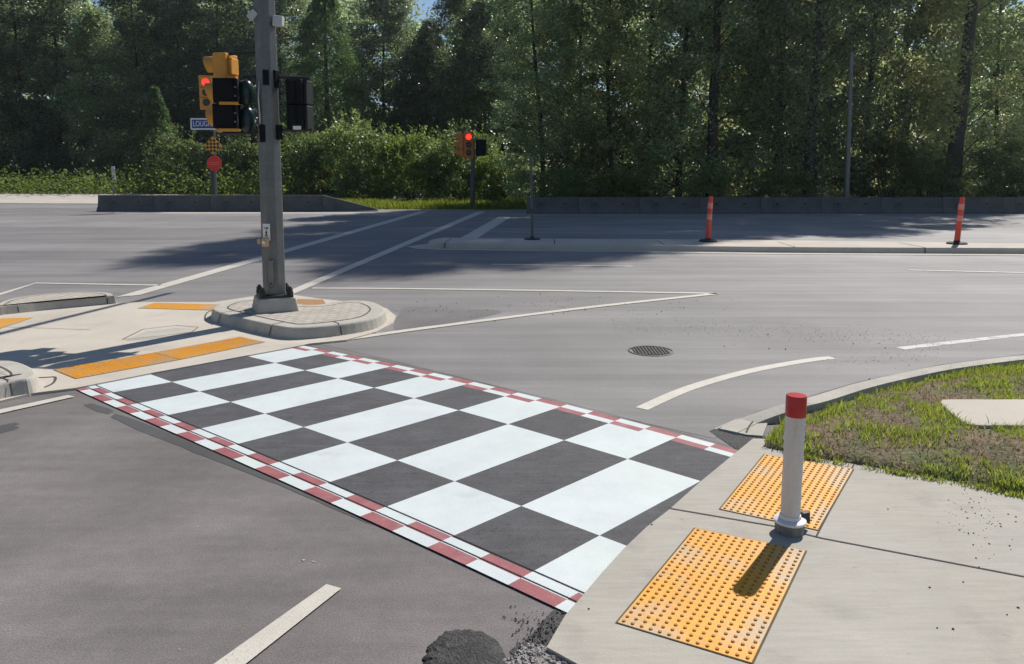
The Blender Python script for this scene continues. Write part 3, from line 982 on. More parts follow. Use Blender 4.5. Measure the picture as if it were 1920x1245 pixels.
# ------------------------------------------------------------------ traffic signals
def visor(mb, c, d, r, ln, side=1):
    """cut-away tunnel visor: sector of a tube that gets shorter towards the bottom"""
    d = Vector(d).normalized()
    u = Vector((-d.y, d.x, 0)).normalized()
    up = Vector((0, 0, 1))
    n = 14
    a0, a1 = R(-35), R(215)
    ring = []
    for layer in (r, r * .93):
        for k in range(n + 1):
            a = a0 + (a1 - a0) * k / n
            q = u * math.cos(a) * layer + up * math.sin(a) * layer
            fr = ln * (.35 + .65 * max(0, math.sin(a) * .5 + .5))
            ring.append((c + q, c + q + d * fr))
    o = len(mb.v)
    for a, b in ring: mb.v += [a, b]
    m1 = n + 1
    for k in range(n):
        mb.f.append((o + 2 * k, o + 2 * k + 1, o + 2 * k + 3, o + 2 * k + 2))
        p = o + 2 * m1
        mb.f.append((p + 2 * k, p + 2 * k + 2, p + 2 * k + 3, p + 2 * k + 1))
        mb.f.append((o + 2 * k + 1, p + 2 * k + 1, p + 2 * k + 3, o + 2 * k + 3))

def head(parent, c, ang, hs, body, nsec=3, wd=None, lit=None, back=None, part='signal_head', depth=.55, vis=.75):
    """one signal head; c = centre, ang = facing angle, hs = height of a section"""
    wd = wd or hs
    d = Vector((math.cos(ang), math.sin(ang), 0))
    mb = MB()
    for k in range(nsec):
        z = c.z + hs * ((nsec - 1) / 2 - k)
        mb.box((c.x, c.y, z), (hs * depth, wd * .97, hs * .965), ang)
        T = Matrix.Translation((c.x, c.y, z)) @ Matrix.Rotation(ang, 4, 'Z')
        mb.box((-hs * depth * .62, 0, 0), (hs * depth * .28, wd * .6, hs * .62), 0, 1, T)
        mb.box((hs * depth * .53, 0, 0), (hs * .06, wd * .90, hs * .90), 0, 1, T)
    h = mb.build(part, body, parent, bevel=hs * .07)
    if back:
        bp = MB(); bp.box((c.x - d.x * hs * .1, c.y - d.y * hs * .1, c.z), (hs * .05, wd * back, hs * (nsec + .45)), ang)
        bp.build('backplate', M['yellow_housing'] if back > 1.3 else body, h, bevel=.01)
    for k in range(nsec):
        z = c.z + hs * ((nsec - 1) / 2 - k)
        f = Vector((c.x, c.y, z)) + d * hs * depth * .59
        if vis:
            vb = MB(); visor(vb, f, d, hs * .42, hs * vis); vb.build('visor', body, h, smooth=True)
        lb = MB()
        T = Matrix.Translation(f) @ Matrix.Rotation(ang, 4, 'Z') @ Matrix.Rotation(R(90), 4, 'Y')
        nn = 20
        vs = [(math.cos(2 * math.pi * q / nn) * hs * .37, math.sin(2 * math.pi * q / nn) * hs * .37, .012) for q in range(nn)] + [(0, 0, hs * .09)]
        lb.add(vs, [(q, (q + 1) % nn, nn) for q in range(nn)], T)
        lb.build('lens', M['lens_red'] if lit == k else M['lens_dark'], h, smooth=True)
    return h

# ---- the near pole on the island
zI = .14
pb = G(516, 580, zI)
YP = pb.y
sig = thing('traffic_signal_pole', 'tall grey octagonal signal pole bolted to a concrete footing on the paved island', 'traffic signal pole', pb)
m_ = MB()
m_.box((pb.x, pb.y, zI + .08), (.49, .49, .165), R(24), .86)
m_.build('footing', M['kerb'], sig, bevel=.02)
m_ = MB()
m_.box((pb.x, pb.y, zI + .175), (.38, .38, .03), R(24))
m_.build('base_plate', M['steel_dark'], sig, bevel=.004)
for sx, sy in ((1, 1), (1, -1), (-1, 1), (-1, -1)):
    q = Matrix.Rotation(R(24), 4, 'Z') @ Vector((sx * .155, sy * .155, 0))
    m_ = MB()
    m_.tube([(pb.x + q.x, pb.y + q.y, zI + .19), (pb.x + q.x, pb.y + q.y, zI + .285)], [.02, .02], 8)
    m_.tube([(pb.x + q.x, pb.y + q.y, zI + .19), (pb.x + q.x, pb.y + q.y, zI + .225)], [.04, .04], 6)
    m_.tube([(pb.x + q.x, pb.y + q.y, zI + .228), (pb.x + q.x, pb.y + q.y, zI + .262)], [.034, .034], 6)
    m_.build('anchor_bolt', M['steel_dark'], sig)
m_ = MB()
m_.tube([(pb.x, pb.y, zI + .19), (pb.x, pb.y, 7.2)], [.136, .108], 8, R(22.5) + R(14))
m_.build('shaft', M['galv'], sig, bevel=.006)
# mast arm reaching out over the highway, above the picture
m_ = MB()
a0 = Vector((pb.x + .02, pb.y + .08, 5.95)); a1 = Vector((pb.x + 1.5, pb.y + 7.3, 6.35))
m_.tube([a0, a0.lerp(a1, .5) + Vector((0, 0, .05)), a1], [.085, .065, .045], 10)
m_.build('mast_arm', M['galv'], sig, smooth='auto')
# push button and its small sign
fdir = Vector((-.30, -.95, 0)).normalized()
sdir = Vector((fdir.y * -1, fdir.x, 0)); sdir = Vector((-fdir.y, fdir.x, 0))
def on_pole(x, y, off): return PX(x, y, YP - off)
c = on_pole(500, 435, .150)
ux = Vector((.93, -.33, 0)).normalized()
nrm = Vector((-.33, -.93, 0)).normalized()
def plate(mb, c, hw, hh, th, nrm=nrm, ux=ux):
    mb.prism([c - ux * hw - Vector((0, 0, hh)), c + ux * hw - Vector((0, 0, hh)), c + ux * hw + Vector((0, 0, hh)), c - ux * hw + Vector((0, 0, hh))], nrm, th)
m_ = MB(); plate(m_, c, .048, .095, .006); ps = m_.build('button_sign', M['sign_white'], sig)
m_ = MB()
cc = c + nrm * .0065
def poly2(mb, pts, c=cc, s=1.0):
    mb.prism([c + ux * x * s + Vector((0, 0, z * s)) for x, z in pts], nrm, .002)
poly2(m_, [(-.028, .05), (.005, .05), (.005, .062), (.032, .045), (.005, .028), (.005, .04), (-.028, .04)])
poly2(m_, [(-.006, .012), (.006, .012), (.006, .022), (-.006, .022)])
poly2(m_, [(-.010, .008), (.008, .008), (.016, -.012), (.011, -.014), (.006, -.002), (.005, -.018), (.017, -.05), (.009, -.052), (-.001, -.028), (-.012, -.052), (-.020, -.049), (-.006, -.016), (-.007, 0), (-.014, -.014), (-.018, -.010)])
poly2(m_, [(-.036, -.066), (.036, -.066), (.036, -.07), (-.036, -.07)])
m_.build('walking_symbol', M['sign_black'], ps)
c = on_pole(500, 454, .155)
m_ = MB(); plate(m_, c, .04, .05, .045); pbx = m_.build('push_button', M['ivory'], sig, bevel=.012)
m_ = MB(); m_.tube([c + nrm * .044, c + nrm * .062], [.022, .019], 16); m_.build('button', M['pvc_white'], pbx)
m_ = MB(); plate(m_, on_pole(489, 452, .10), .022, .03, .04); m_.build('push_button', M['ivory'], sig, bevel=.008)
# hand hole cover
c = on_pole(508, 513, .148)
m_ = MB()
pr = []
for k in range(24):
    a = 2 * math.pi * k / 24
    pr.append(c + ux * (.046 * math.cos(a)) + Vector((0, 0, .115 * (1 if math.sin(a) > 0 else -1) + .046 * math.sin(a))))
m_.prism(pr, nrm, .008); hh = m_.build('hand_hole_cover', M['galv'], sig, bevel=.003)
m_ = MB(); rim = [p + nrm * .0055 for p in pr]
for k in range(24):
    m_.tube([rim[k], rim[(k + 1) % 24]], [.005, .005], 5)
m_.build('cover_rim', M['galv_dark'], hh)
m_ = MB(); m_.tube([c - Vector((0, 0, .12)) + nrm * .008, c - Vector((0, 0, .12)) + nrm * .016], [.012, .010], 6); m_.build('cover_screw', M['steel_dark'], hh)
# signal heads on the left
hA = PX(425.5, 175.5, YP + .14)
sA = .302
head(sig, hA, R(172), sA, M['yellow_housing'], 3, wd=.3, depth=.5, vis=.52)
for yy in (171, 218.5):
    m_ = MB()
    c = PX(425.5, yy, YP - .14)
    m_.box(c, (.262, .20, .272), R(6))
    m_.box(c + Vector((.0, -.104, 0)), (.22, .012, .23), R(6))
    for q in (-1, 1):
        m_.tube([c + Vector((.10, -.10, q * .09)), c + Vector((.10, -.125, q * .09))], [.012, .012], 8)
    m_.build('pedestrian_signal', M['black_housing'], sig, bevel=.02)
for yy, x_, w_ in ((193.5, 429, .21), (243.5, 430, .22)):
    m_ = MB(); m_.box(PX(x_, yy, YP - .245), (w_, .03, .034), R(6))
    m_.build('added_housing_strip', M['yellow_housing'], sig, bevel=.008)  # yellow strips added in front, as the housing behind lies in shade
for yy, dx in ((163, 0), (180, 0), (212, 0), (228, 0)):
    m_ = MB(); c = PX(441, yy, YP - .255); m_.box(c, (.022, .012, .018)); m_.build('latch', M['galv'], sig, bevel=.003)
tl = PX(462, 200, YP + .02)
m_ = MB()
for dz in (.152, -.152):
    cz = tl.z + dz
    prof = []
    for k in range(9):
        a = -math.pi / 2 + math.pi * k / 8
        prof.append((max(.02, .088 * (math.cos(a) ** .55 if math.cos(a) > 0 else 0)), cz - pb.z * 0 + .150 * math.sin(a)))
    m_.lathe([(r_, z) for r_, z in prof], (tl.x, tl.y, 0), 20)
h2 = m_.build('signal_head', M['teal_housing'], sig, smooth=True)
for dz in (.152, -.152):
    vb = MB(); visor(vb, Vector((tl.x - .0, tl.y + .07, tl.z + dz)), (-.25, 1, 0), .085, .2); vb.build('visor', M['black_housing'], h2, smooth=True)
# right hand head, seen from behind
hR = PX(561, 197, YP + .02)
m_ = MB()
for dz in (.143, -.143):
    m_.box(hR + Vector((-.02, 0, dz)), (.19, .2, .282), R(-8))
    m_.box(hR + Vector((-.045, -.105, dz)), (.07, .02, .25), R(-8))
h3 = m_.build('pedestrian_signal', M['black_housing'], sig, bevel=.018)
m_ = MB()
for dz in (.143, -.143):
    m_.box(hR + Vector((.098, .04, dz)), (.045, .2, .27), R(-8), .92)
m_.build('visor', M['black_plastic'], h3, bevel=.01)
m_ = MB(); plate(m_, PX(557, 239.5, YP - .135), .045, .02, .003, Vector((0, -1, 0)), Vector((1, 0, 0))); m_.build('label_plate', M['sign_white'], h3)
# brackets and clamps
for (xa, ya, xb, yb, dy) in ((495, 97, 424, 101, .1), (498, 145, 456, 143, -.02), (495, 249, 418, 249.5, .0), (515, 144.5, 582, 147, .0), (519, 244, 586, 243.5, .0)):
    m_ = MB(); m_.tube([PX(xa, ya, YP), PX(xb, yb, YP + dy)], [.021, .021], 10)
    m_.build('bracket_arm', M['steel_dark'], sig, smooth='auto')
for (x, y, hh_) in ((491, 250, .2), (497, 145, .17), (514, 148, .2), (520, 248, .17)):
    m_ = MB(); p = PX(x, y, YP - (.125 if x < 505 else .06)); m_.box(p + Vector((.0, .03, 0)), (.07, .08, hh_), R(15 if x < 505 else 60))
    m_.build('clamp', M['black_housing'], sig, bevel=.008)
m_ = MB()
m_.tube([PX(486, 150, YP - .09), PX(484.5, 185, YP - .12), PX(487, 215, YP - .12), PX(488.5, 246, YP - .09)], [.009] * 4, 7)
m_.build('cable', M['pale_box'], sig, smooth=True)
m_ = MB()
m_.tube([PX(447, 252, YP + .02), PX(458, 256, YP), PX(478, 255, YP), PX(492, 252, YP - .05)], [.007] * 4, 7)
m_.build('cable', M['black_plastic'], sig, smooth=True)
for y in (139, 151, 244, 257):
    m_ = MB(); c = PX(506, y, YP); rb = .133 - .0044 * (c.z - .3)
    m_.tube([Vector((pb.x, pb.y, c.z - .008)), Vector((pb.x, pb.y, c.z + .008))], [rb + .003] * 2, 8, R(36.5)); m_.build('steel_band', M['galv_dark'], sig)
for (x, y, rot, sx) in ((475, 29, 45, .085), (522, 40, 5, .11)):
    m_ = MB(); c = PX(x, y, YP - .06)
    T = Matrix.Translation(c) @ Matrix.Rotation(R(rot), 4, 'Y')
    m_.box((0, 0, 0), (sx, .10, .115), 0, 1, T)
    db = m_.build('detector_box', M['pale_box'], sig, bevel=.012)
    m_ = MB(); m_.tube([c, Vector((pb.x, pb.y, c.z - .04))], [.014, .014], 8); m_.build('detector_stem', M['galv_dark'], db)

# ---- the far signal beside the grass verge
fb_ = G(886, 391, 0)
YF = fb_.y
s2 = thing('traffic_signal', 'far signal post with a lit red light in front of the shrubs', 'traffic signal', fb_)
m_ = MB(); m_.tube([fb_, PX(886.5, 262, YF)], [.12, .095], 12)
m_.tube([fb_, fb_ + Vector((0, 0, .12))], [.2, .19], 12)
m_.build('post', M['galv_dark'], s2, smooth='auto')
head(s2, PX(879, 271.5, YF - .2), R(-88), .38, M['orange_housing'], 3, lit=0, back=1.25, depth=.5, vis=.35)
head(s2, PX(866, 272.5, YF + .05), R(178), .37, M['orange_housing'], 3, depth=.5, vis=.8)
m_ = MB(); cc2 = PX(901, 277, YF - .05); m_.box(cc2, (.42, .3, .78), R(20)); m_.box(cc2 + Vector((.2, -.1, .03)), (.12, .3, .74), R(20)); m_.build('pedestrian_signal', M['black_housing'], s2, bevel=.04)

# ---- signal post with street sign and markers at the far left
YL = 37.2
pl0 = PX(404.5, 366, YL); pl0.z = 0
s3 = thing('sign_post', 'slim post behind the barrier carrying a lit signal, blue street sign and two markers', 'sign post', pl0)
m_ = MB(); m_.tube([pl0, PX(400, 150, YL)], [.06, .05], 10); m_.build('post', M['galv'], s3, smooth='auto')
m_ = MB(); p_ = PX(398, 330, YL + .1); m_.box((p_.x + .02, p_.y, 1.0), (.2, .12, 2.0)); m_.build('cabinet', M['galv_dark'], s3, bevel=.02)
head(s3, PX(387, 173.5, YL - .25), R(-80), .46, M['yellow_housing'], 3, wd=.56, lit=0, back=1.18, depth=.4, vis=0)
m_ = MB()
cS = PX(402, 232.5, YL - .12)
wS, hS = 1.13, .27
m_.box(cS, (wS * 2, .03, hS * 2)); ss = m_.build('street_sign', M['sign_white'], s3, bevel=.01)
m_ = MB(); m_.box(cS + Vector((0, -.018, 0)), (wS * 2 - .14, .012, hS * 2 - .14)); m_.build('sign_face', M['sign_blue'], ss)
cu = bpy.data.curves.new('street_lettering', 'FONT')
cu.body = 'LOUGHEED HWY'
cu.align_x = 'LEFT'; cu.align_y = 'CENTER'
cu.size = .36
cu.extrude = .004
tmp = bpy.data.objects.new('street_lettering', cu)
C.objects.link(tmp)
bpy.context.view_layer.update()
me = bpy.data.meshes.new_from_object(tmp.evaluated_get(bpy.context.evaluated_depsgraph_get()))
bpy.data.objects.remove(tmp)
wx = max(v.co.x for v in me.vertices)
lt = bpy.data.objects.new('street_lettering', me)
C.objects.link(lt)
me.materials.clear(); me.materials.append(M['sign_white'])
lt.parent = ss
lt.location = Vector((cS.x - wS + .12, cS.y - .028, cS.z)) - pl0
lt.rotation_euler = (R(90), 0, 0)
lt.scale = ((2 * wS - .24) / wx, 1, 1)
# yellow and black checkered diamond marker
cD = PX(399, 273, YL - .12)
m_ = MB(); k = .43
m_.prism([cD + Vector((-k, 0, 0)), cD + Vector((0, 0, -k)), cD + Vector((k, 0, 0)), cD + Vector((0, 0, k))], (0, -1, 0), .02)
dsg = m_.build('diamond_sign', M['sign_yellow'], s3)
m_ = MB()
for a in range(-2, 3):
    for b in range(-2, 3):
        if (a + b) % 2:
            q = cD + Vector(((a - b) * .082, -.022, (a + b) * .082))
            r_ = .078
            m_.prism([q + Vector((-r_, 0, 0)), q + Vector((0, 0, -r_)), q + Vector((r_, 0, 0)), q + Vector((0, 0, r_))], (0, -1, 0), .004)
m_.build('checker_pattern', M['sign_black'], dsg)
cO = PX(402, 306.5, YL - .12)
m_ = MB(); m_.prism([cO + Vector((.37 * math.cos(R(22.5 + 45 * q)), 0, .37 * math.sin(R(22.5 + 45 * q)))) for q in range(8)], (0, -1, 0), .02)
osg = m_.build('red_sign', M['sign_red'], s3)
m_ = MB(); m_.box(cO + Vector((0, -.024, .04)), (.5, .006, .02)); m_.box(cO + Vector((0, -.024, -.05)), (.5, .006, .015)); m_.build('pale_stripe', M['reflective'], osg)

# ------------------------------------------------------------------ concrete barriers
def barrier_mb(L, h0=.70, h1=None):
    h1 = h1 or h0
    mb = MB()
    def prof(h):
        return [(-.30, 0), (-.30, .06 * h / .7), (-.15, .26 * h / .7), (-.085, h - .015), (-.07, h), (.07, h), (.085, h - .015), (.15, .26 * h / .7), (.30, .06 * h / .7), (.30, 0)]
    a = [Vector((0, y, z)) for y, z in prof(h0)]; b = [Vector((L, y, z)) for y, z in prof(h1)]
    n = len(a)
    mb.add(a + b, [tuple(range(n)), tuple(range(n, 2 * n))[::-1]] + [(i, i + 1, n + i + 1, n + i) for i in range(n - 1)] + [(n - 1, 0, n, 2 * n - 1)])
    return mb
def barrier_thing(L, label, group, h0=.70, h1=None):
    t = thing('concrete_barrier', label, 'concrete barrier', (0, 0, 0), group)
    barrier_mb(L - .015, h0, h1).build('body', M['barrier'], t, world=False, bevel=.012)
    if not h1:
        for q in (.27, .73):
            m_ = MB()
            m_.box((L * q, -.118, .42), (.10, .03, .07))
            m_.build('lifting_slot', M['sign_black'], t, world=False)
    return t
GR = 'concrete barriers along the right shoulder'
ord_ = ['first right of the grass verge, behind the bare median post', 'second right of the bare median post', 'just left of the left orange delineator',
        'overlapped by the left orange delineator', 'midway between the two orange delineators', 'with the slim light pole rising behind it',
        'just left of the right orange delineator', 'overlapped by the right orange delineator', 'cut by the right photo edge']
xr = [988] + [971.8 + 114.4 * k for k in range(1, 9)]
YB = 33.45
first = None
Lr = 114.4 / F * 33.06 * 1.0
for i, x in enumerate(xr):
    loc = Vector((G(x, 401, 0).x, YB, 0))
    lab = 'grey concrete barrier ' + ord_[i]
    L_ = Lr
    if first is None:
        first = barrier_thing(Lr, lab, GR)
        first.location = loc
        first.scale.x = .858
    else:
        dup(first, loc, 0, 1, lab, GR)
GL = 'concrete barriers left of the far signal'
YB2 = 35.2
xl = [180, 286, 392, 498]
names = ['with a sunlit end face, leftmost of its row', 'second from its sunlit left end', 'under the sign post with the red marker', 'seen just right of the signal pole']
Ll = (G(286, 397).x - G(180, 397).x)
fl = None
for i, x in enumerate(xl):
    loc = Vector((G(x, 397).x, YB2, 0))
    lab = 'long grey barrier ' + names[i]
    if fl is None:
        fl = barrier_thing(Ll, lab, GL, .74); fl.location = loc
    else:
        dup(fl, loc, 0, 1, lab, GL)
tp = barrier_thing(G(706, 397).x - G(604, 397).x, 'tapered barrier end piece sloping down to the road', GL, .735, .12)
tp.location = Vector((G(604, 397).x, YB2, 0))

# ------------------------------------------------------------------ delineators, bare sign post, light pole, marker
def delineator(px, lean, label):
    b = G(px[0], px[1], H_M)
    t = thing('delineator_post', label, 'delineator post', b, 'orange delineators on the median')
    m_ = MB(); m_.lathe([(.215, 0), (.215, .025), (.19, .045), (.075, .06), (.06, .085)], n=24); m_.build('base', M['rubber'], t, smooth='auto', world=False)
    m_ = MB(); m_.tube([(0, 0, .06), (lean * .3, 0, .4), (lean * .75, 0, .85), (lean, 0, 1.07)], [.062, .060, .058, .05], 14)
    tb = m_.build('tube', M['orange_tube'], t, smooth='auto', world=False)
    for za, zb in ((.52, .65), (.78, .92)):
        m_ = MB()
        m_.tube([(lean * (za - .13) / .9, 0, za), (lean * (zb - .11) / .97, 0, zb)], [.0625, .0612], 14, caps=False)
        m_.build('reflective_band', M['reflective'], tb, smooth=True, world=False)
    return t
delineator((1327.5, 453), .035, 'orange tube delineator with faded bands on the median, left of two')
delineator((1794, 457.5), .06, 'orange tube delineator on the sunlit part of the median, right of two')

b = G(998, 449, H_M)
t = thing('bare_post', 'thin bare metal sign post without a sign on the median', 'sign post', b)
top = PX(995.5, 293, b.y) - b
m_ = MB()
for sx, sy, w1, w2 in ((0, 0, .05, .008), (-.025, -.015, .008, .03), (.025, -.015, .008, .03)):
    m_.add([(sx + top.x * q * 1.0 + a * w1 / 2, sy + c_ * w2 / 2, .02 + q * (top.z - .02)) for q in (0, 1) for a, c_ in ((-1, -1), (1, -1), (1, 1), (-1, 1))], [(0, 1, 2, 3), (4, 5, 6, 7), (0, 1, 5, 4), (1, 2, 6, 5), (2, 3, 7, 6), (3, 0, 4, 7)])
m_.build('channel', M['galv'], t, world=False)
m_ = MB(); m_.lathe([(.2, 0), (.19, .03), (.06, .05), (.05, .08)], n=20); m_.build('base', M['steel_dark'], t, smooth='auto', world=False)
m_ = MB(); m_.box((top.x * .36, -.01, .7), (.09, .05, .10)); m_.build('splice_sleeve', M['galv_dark'], t, world=False)

YLP = 35.6
b = PX(1587.5, 370, YLP); b.z = 0
t = thing('light_pole', 'tall slim pale grey pole rising behind the right barrier', 'pole', b)
tp_ = PX(1597, 98, YLP) - b
m_ = MB(); m_.tube([(0, 0, 0), tp_], [.115, .075], 12); m_.build('shaft', M['galv'], t, smooth='auto', world=False)
m_ = MB(); m_.tube([(0, 0, 0), (0, 0, .25)], [.19, .17], 12); m_.build('base', M['galv_dark'], t, smooth='auto', world=False)
m_ = MB(); m_.lathe([(.08, 0), (.085, .06), (.03, .1)], tuple(tp_), 12); m_.build('cap', M['galv_dark'], t, smooth='auto', world=False)

YMK = 52.0
b = PX(213.5, 340, YMK); b.z = 0
mk_h = PX(213.5, 312, YMK).z
t = thing('marker_post', 'small white marker post standing in the roadside weeds', 'marker post', b)
m_ = MB(); m_.box((0, 0, mk_h / 2), (.22, .05, mk_h)); m_.build('panel', M['sign_white'], t, world=False, bevel=.01)
m_ = MB(); m_.box((0, -.03, mk_h * .9), (.2, .006, .12)); m_.build('band', M['pale_box'], t, world=False)

# ------------------------------------------------------------------ vegetation
def leaf_mesh(name, P, size, m, zbias=.5, aspect=.6):
    """one four-cornered leaf per point, arrays only"""
    n = len(P)
    N = rng.normal(size=(n, 3)); N[:, 2] = np.abs(N[:, 2]) + zbias
    N /= np.linalg.norm(N, axis=1, keepdims=True)
    A = rng.normal(size=(n, 3))
    U = np.cross(N, A); U /= np.linalg.norm(U, axis=1, keepdims=True) + 1e-9
    W = np.cross(N, U)
    s = (size * rng.uniform(.6, 1.35, n))[:, None]
    V = np.empty((n, 4, 3))
    V[:, 0] = P - U * s * .5
    V[:, 1] = P + W * s * .5 * aspect + N * s * .08
    V[:, 2] = P + U * s * .5
    V[:, 3] = P - W * s * .5 * aspect + N * s * .08
    me = bpy.data.meshes.new(name)
    me.vertices.add(n * 4); me.vertices.foreach_set('co', V.ravel())
    me.loops.add(n * 4); me.loops.foreach_set('vertex_index', np.arange(n * 4, dtype=np.int32))
    me.polygons.add(n); me.polygons.foreach_set('loop_start', np.arange(0, n * 4, 4, dtype=np.int32))
    me.update(calc_edges=True)
    me.materials.append(m)
    return me

def clump_points(centres, radii, per):
    c = np.repeat(np.array(centres), per, 0)
    r_ = np.repeat(np.array(radii), per)
    d = rng.normal(size=(len(c), 3))
    d /= np.linalg.norm(d, axis=1, keepdims=True)
    rad = rng.uniform(0.15, 1, len(c)) ** .5
    d *= (r_ * rad)[:, None]
    d[:, 2] *= .65
    return c + d

def broadleaf(name, H, Rr, zb, m, bark, seed, nclump=130, per=190, leaf=.15, tr=.22, label='', cat='tree', group=None, bare=0):
    """tall tree: leaning tapered trunk, limbs that end in leaf clumps, open gaps between the clumps"""
    rnd = random.Random(seed)
    t = thing(name, label, cat, (0, 0, 0), group)
    lean = (rnd.uniform(-.6, .6), rnd.uniform(-.3, .3))
    def axis(z):
        f = z / H
        return Vector((lean[0] * f + .25 * math.sin(f * 5 + seed), lean[1] * f + .2 * math.sin(f * 4 + seed * 2), z))
    mb = MB()
    zs = [H * q / 9 for q in range(10)]
    mb.tube([axis(z) for z in zs], [max(.02, tr * (1 - .93 * z / H) * (1.35 if z == 0 else 1)) for z in zs], 9)
    cs, rs = [], []
    for k in range(nclump):
        f = (k + rnd.random()) / nclump
        z = zb + (H - zb) * f
        prof = (.62 + .38 * math.sin(math.pi * min(1, f * 1.15))) * max(.12, 1 - f ** 5) ** .5
        rr = Rr * prof * math.sqrt(rnd.uniform(.04, 1))
        a = rnd.uniform(0, 2 * math.pi)
        c = axis(z) + Vector((rr * math.cos(a), rr * math.sin(a), rnd.uniform(-.3, .3)))
        if bare and z < 12 and c.y < .5 and abs(c.x - axis(z).x) < bare: continue
        cs.append(tuple(c)); rs.append(rnd.uniform(.5, 1.15) * (Rr / 3) ** .5)
        if k % 4 == 0:
            s_ = axis(max(.8, z - rr * .7))
            mid = s_.lerp(c, .5) + Vector((0, 0, .15))
            r0 = max(.012, .05 * (1 - f))
            mb.tube([s_, mid, c], [r0, r0 * .6, .008], 5, caps=False)
    mb.build('trunk', bark, t, smooth=True, world=False)
    P = clump_points(cs, rs, per)
    P = P[P[:, 2] > .15]
    me = leaf_mesh('crown', P, leaf, m)
    o = bpy.data.objects.new('crown', me)
    C.objects.link(o); o.parent = t
    return t

def cedar(name, H, Rr, m, seed, n=42000, label=''):
    """dense conical evergreen with drooping sprays"""
    t = thing(name, label, 'tree')
    mb = MB(); mb.tube([(0, 0, 0), (0, 0, H)], [.3, .03], 8); mb.build('trunk', M['bark_dark'], t, smooth=True, world=False)
    nb = 420
    k = rng.integers(0, nb, n)
    bz = rng.uniform(.2, H * .98, nb); ba = rng.uniform(0, 2 * np.pi, nb)
    bl = Rr * (1 - (bz / H) ** 1.6) * rng.uniform(.7, 1.08, nb) + .2
    u = rng.uniform(.25, 1, n) ** .6
    r_ = bl[k] * u
    z = bz[k] - .28 * r_ * u + rng.normal(0, .16, n)
    a = ba[k] + rng.normal(0, .22, n) / (.4 + u)
    P = np.stack([r_ * np.cos(a), r_ * np.sin(a), z], 1)
    P = P[P[:, 2] > .1]
    me = leaf_mesh('crown', P, .2, m, .2, .4)
    o = bpy.data.objects.new('crown', me)
    C.objects.link(o); o.parent = t
    return t

def shrub(name, H, Rr, m, seed, ncl=46, per=170, leaf=.13, label='', group=None):
    rnd = random.Random(seed)
    t = thing(name, label, 'shrub', (0, 0, 0), group)
    cs, rs = [], []
    mb = MB()
    for k in range(ncl):
        a = rnd.uniform(0, 2 * math.pi); f = rnd.random()
        z = H * (.08 + .84 * f)
        rr = Rr * math.sqrt(rnd.uniform(.05, 1)) * math.sqrt(max(.08, 1 - (z / H) ** 2.2))
        c = Vector((rr * math.cos(a), rr * math.sin(a), z))
        cs.append(tuple(c)); rs.append(rnd.uniform(.3, .62) * (H / 3) ** .4)
        if k % 3 == 0:
            mb.tube([(rr * .15 * math.cos(a), rr * .15 * math.sin(a), 0), c * .6, c], [.03, .018, .006], 5, caps=False)
    mb.build('stem', M['bark_dark'], t, smooth=True, world=False)
    P = clump_points(cs, rs, per)
    # upright shoots break up the outline
    sh = []
    for k in range(26):
        a = rnd.uniform(0, 6.28); rr = Rr * rnd.uniform(.1, .85)
        z0 = H * math.sqrt(max(.1, 1 - (rr / Rr) ** 2)) * .85
        for q in range(18):
            sh.append((rr * math.cos(a) + rnd.gauss(0, .05) + .02 * q * math.cos(a), rr * math.sin(a) + rnd.gauss(0, .05), z0 + q * .05 * H / 3))
    P = np.concatenate([P, np.array(sh)])
    P = P[P[:, 2] > .05]
    me = leaf_mesh('foliage', P, leaf, m)
    o = bpy.data.objects.new('foliage', me)
    C.objects.link(o); o.parent = t
    return t

def ground_at(px, Y):
    p = PX(px, 380, Y)
    return Vector((p.x, Y, -.05))

# --- prototypes are the first trees themselves; later ones are copies with their own size, turn and label
GT = 'trees behind the right barrier'
right = [  # px at base, Y, height, proto, label
 (1012, 40.5, 15, 0, 'dark leafy tree rising behind the bare median post'),
 (1085, 42.0, 17, 1, 'leafy tree second right of the bare median post'),
 (1150, 40.6, 20, 2, 'bright speckled tree above the second barrier piece'),
 (1215, 43.0, 24, 0, 'shaded tall tree left of the leaning dark trunk'),
 (1283, 40.3, 26.5, 1, 'tall tree with a thin dark trunk left of the left delineator'),
 (1345, 39.6, 29.5, 3, 'dark trunked tall tree right above the left delineator'),
 (1405, 43.0, 30, 2, 'deep shaded tall tree right of the left delineator'),
 (1455, 41.0, 31, 0, 'tall tree with straight dark trunk midway between the delineators'),
 (1530, 39.8, 31.5, 3, 'tall tree with bold trunk just left of the light pole'),
 (1628, 43.0, 33, 1, 'yellowish tree just right of the light pole'),
 (1700, 45.0, 28, 2, 'sunlit yellow green tree left of the big trunk'),
 (1787, 41.5, 25, 4, 'big dark trunked tree directly above the right delineator'),
 (1852, 46.5, 20, 1, 'sunlit leafy tree right of the big trunk'),
 (1960, 50.0, 15, 2, 'dark tree at the right photo edge'),
]
protos = [
 broadleaf('broadleaf_tree', 22, 3.2, .6, M['leaf_a'], M['bark_dark'], 1, 270, 190, .16, .17),
 broadleaf('broadleaf_tree', 22, 3.3, .4, M['leaf_a'], M['bark_dark'], 2, 270, 190, .16, .14),
 broadleaf('broadleaf_tree', 20, 3.3, .3, M['leaf_b'], M['bark_dark'], 3, 175, 190, .17, .13),
 broadleaf('broadleaf_tree', 24, 3.1, 1.0, M['leaf_a'], M['bark_dark'], 4, 280, 190, .16, .25, bare=.9),
 broadleaf('broadleaf_tree', 20, 3.3, .6, M['leaf_b'], M['bark_dark'], 5, 230, 190, .17, .38, bare=1.2),
]
PH = [22, 22, 20, 24, 20]
used = set()
rr_ = random.Random(3)
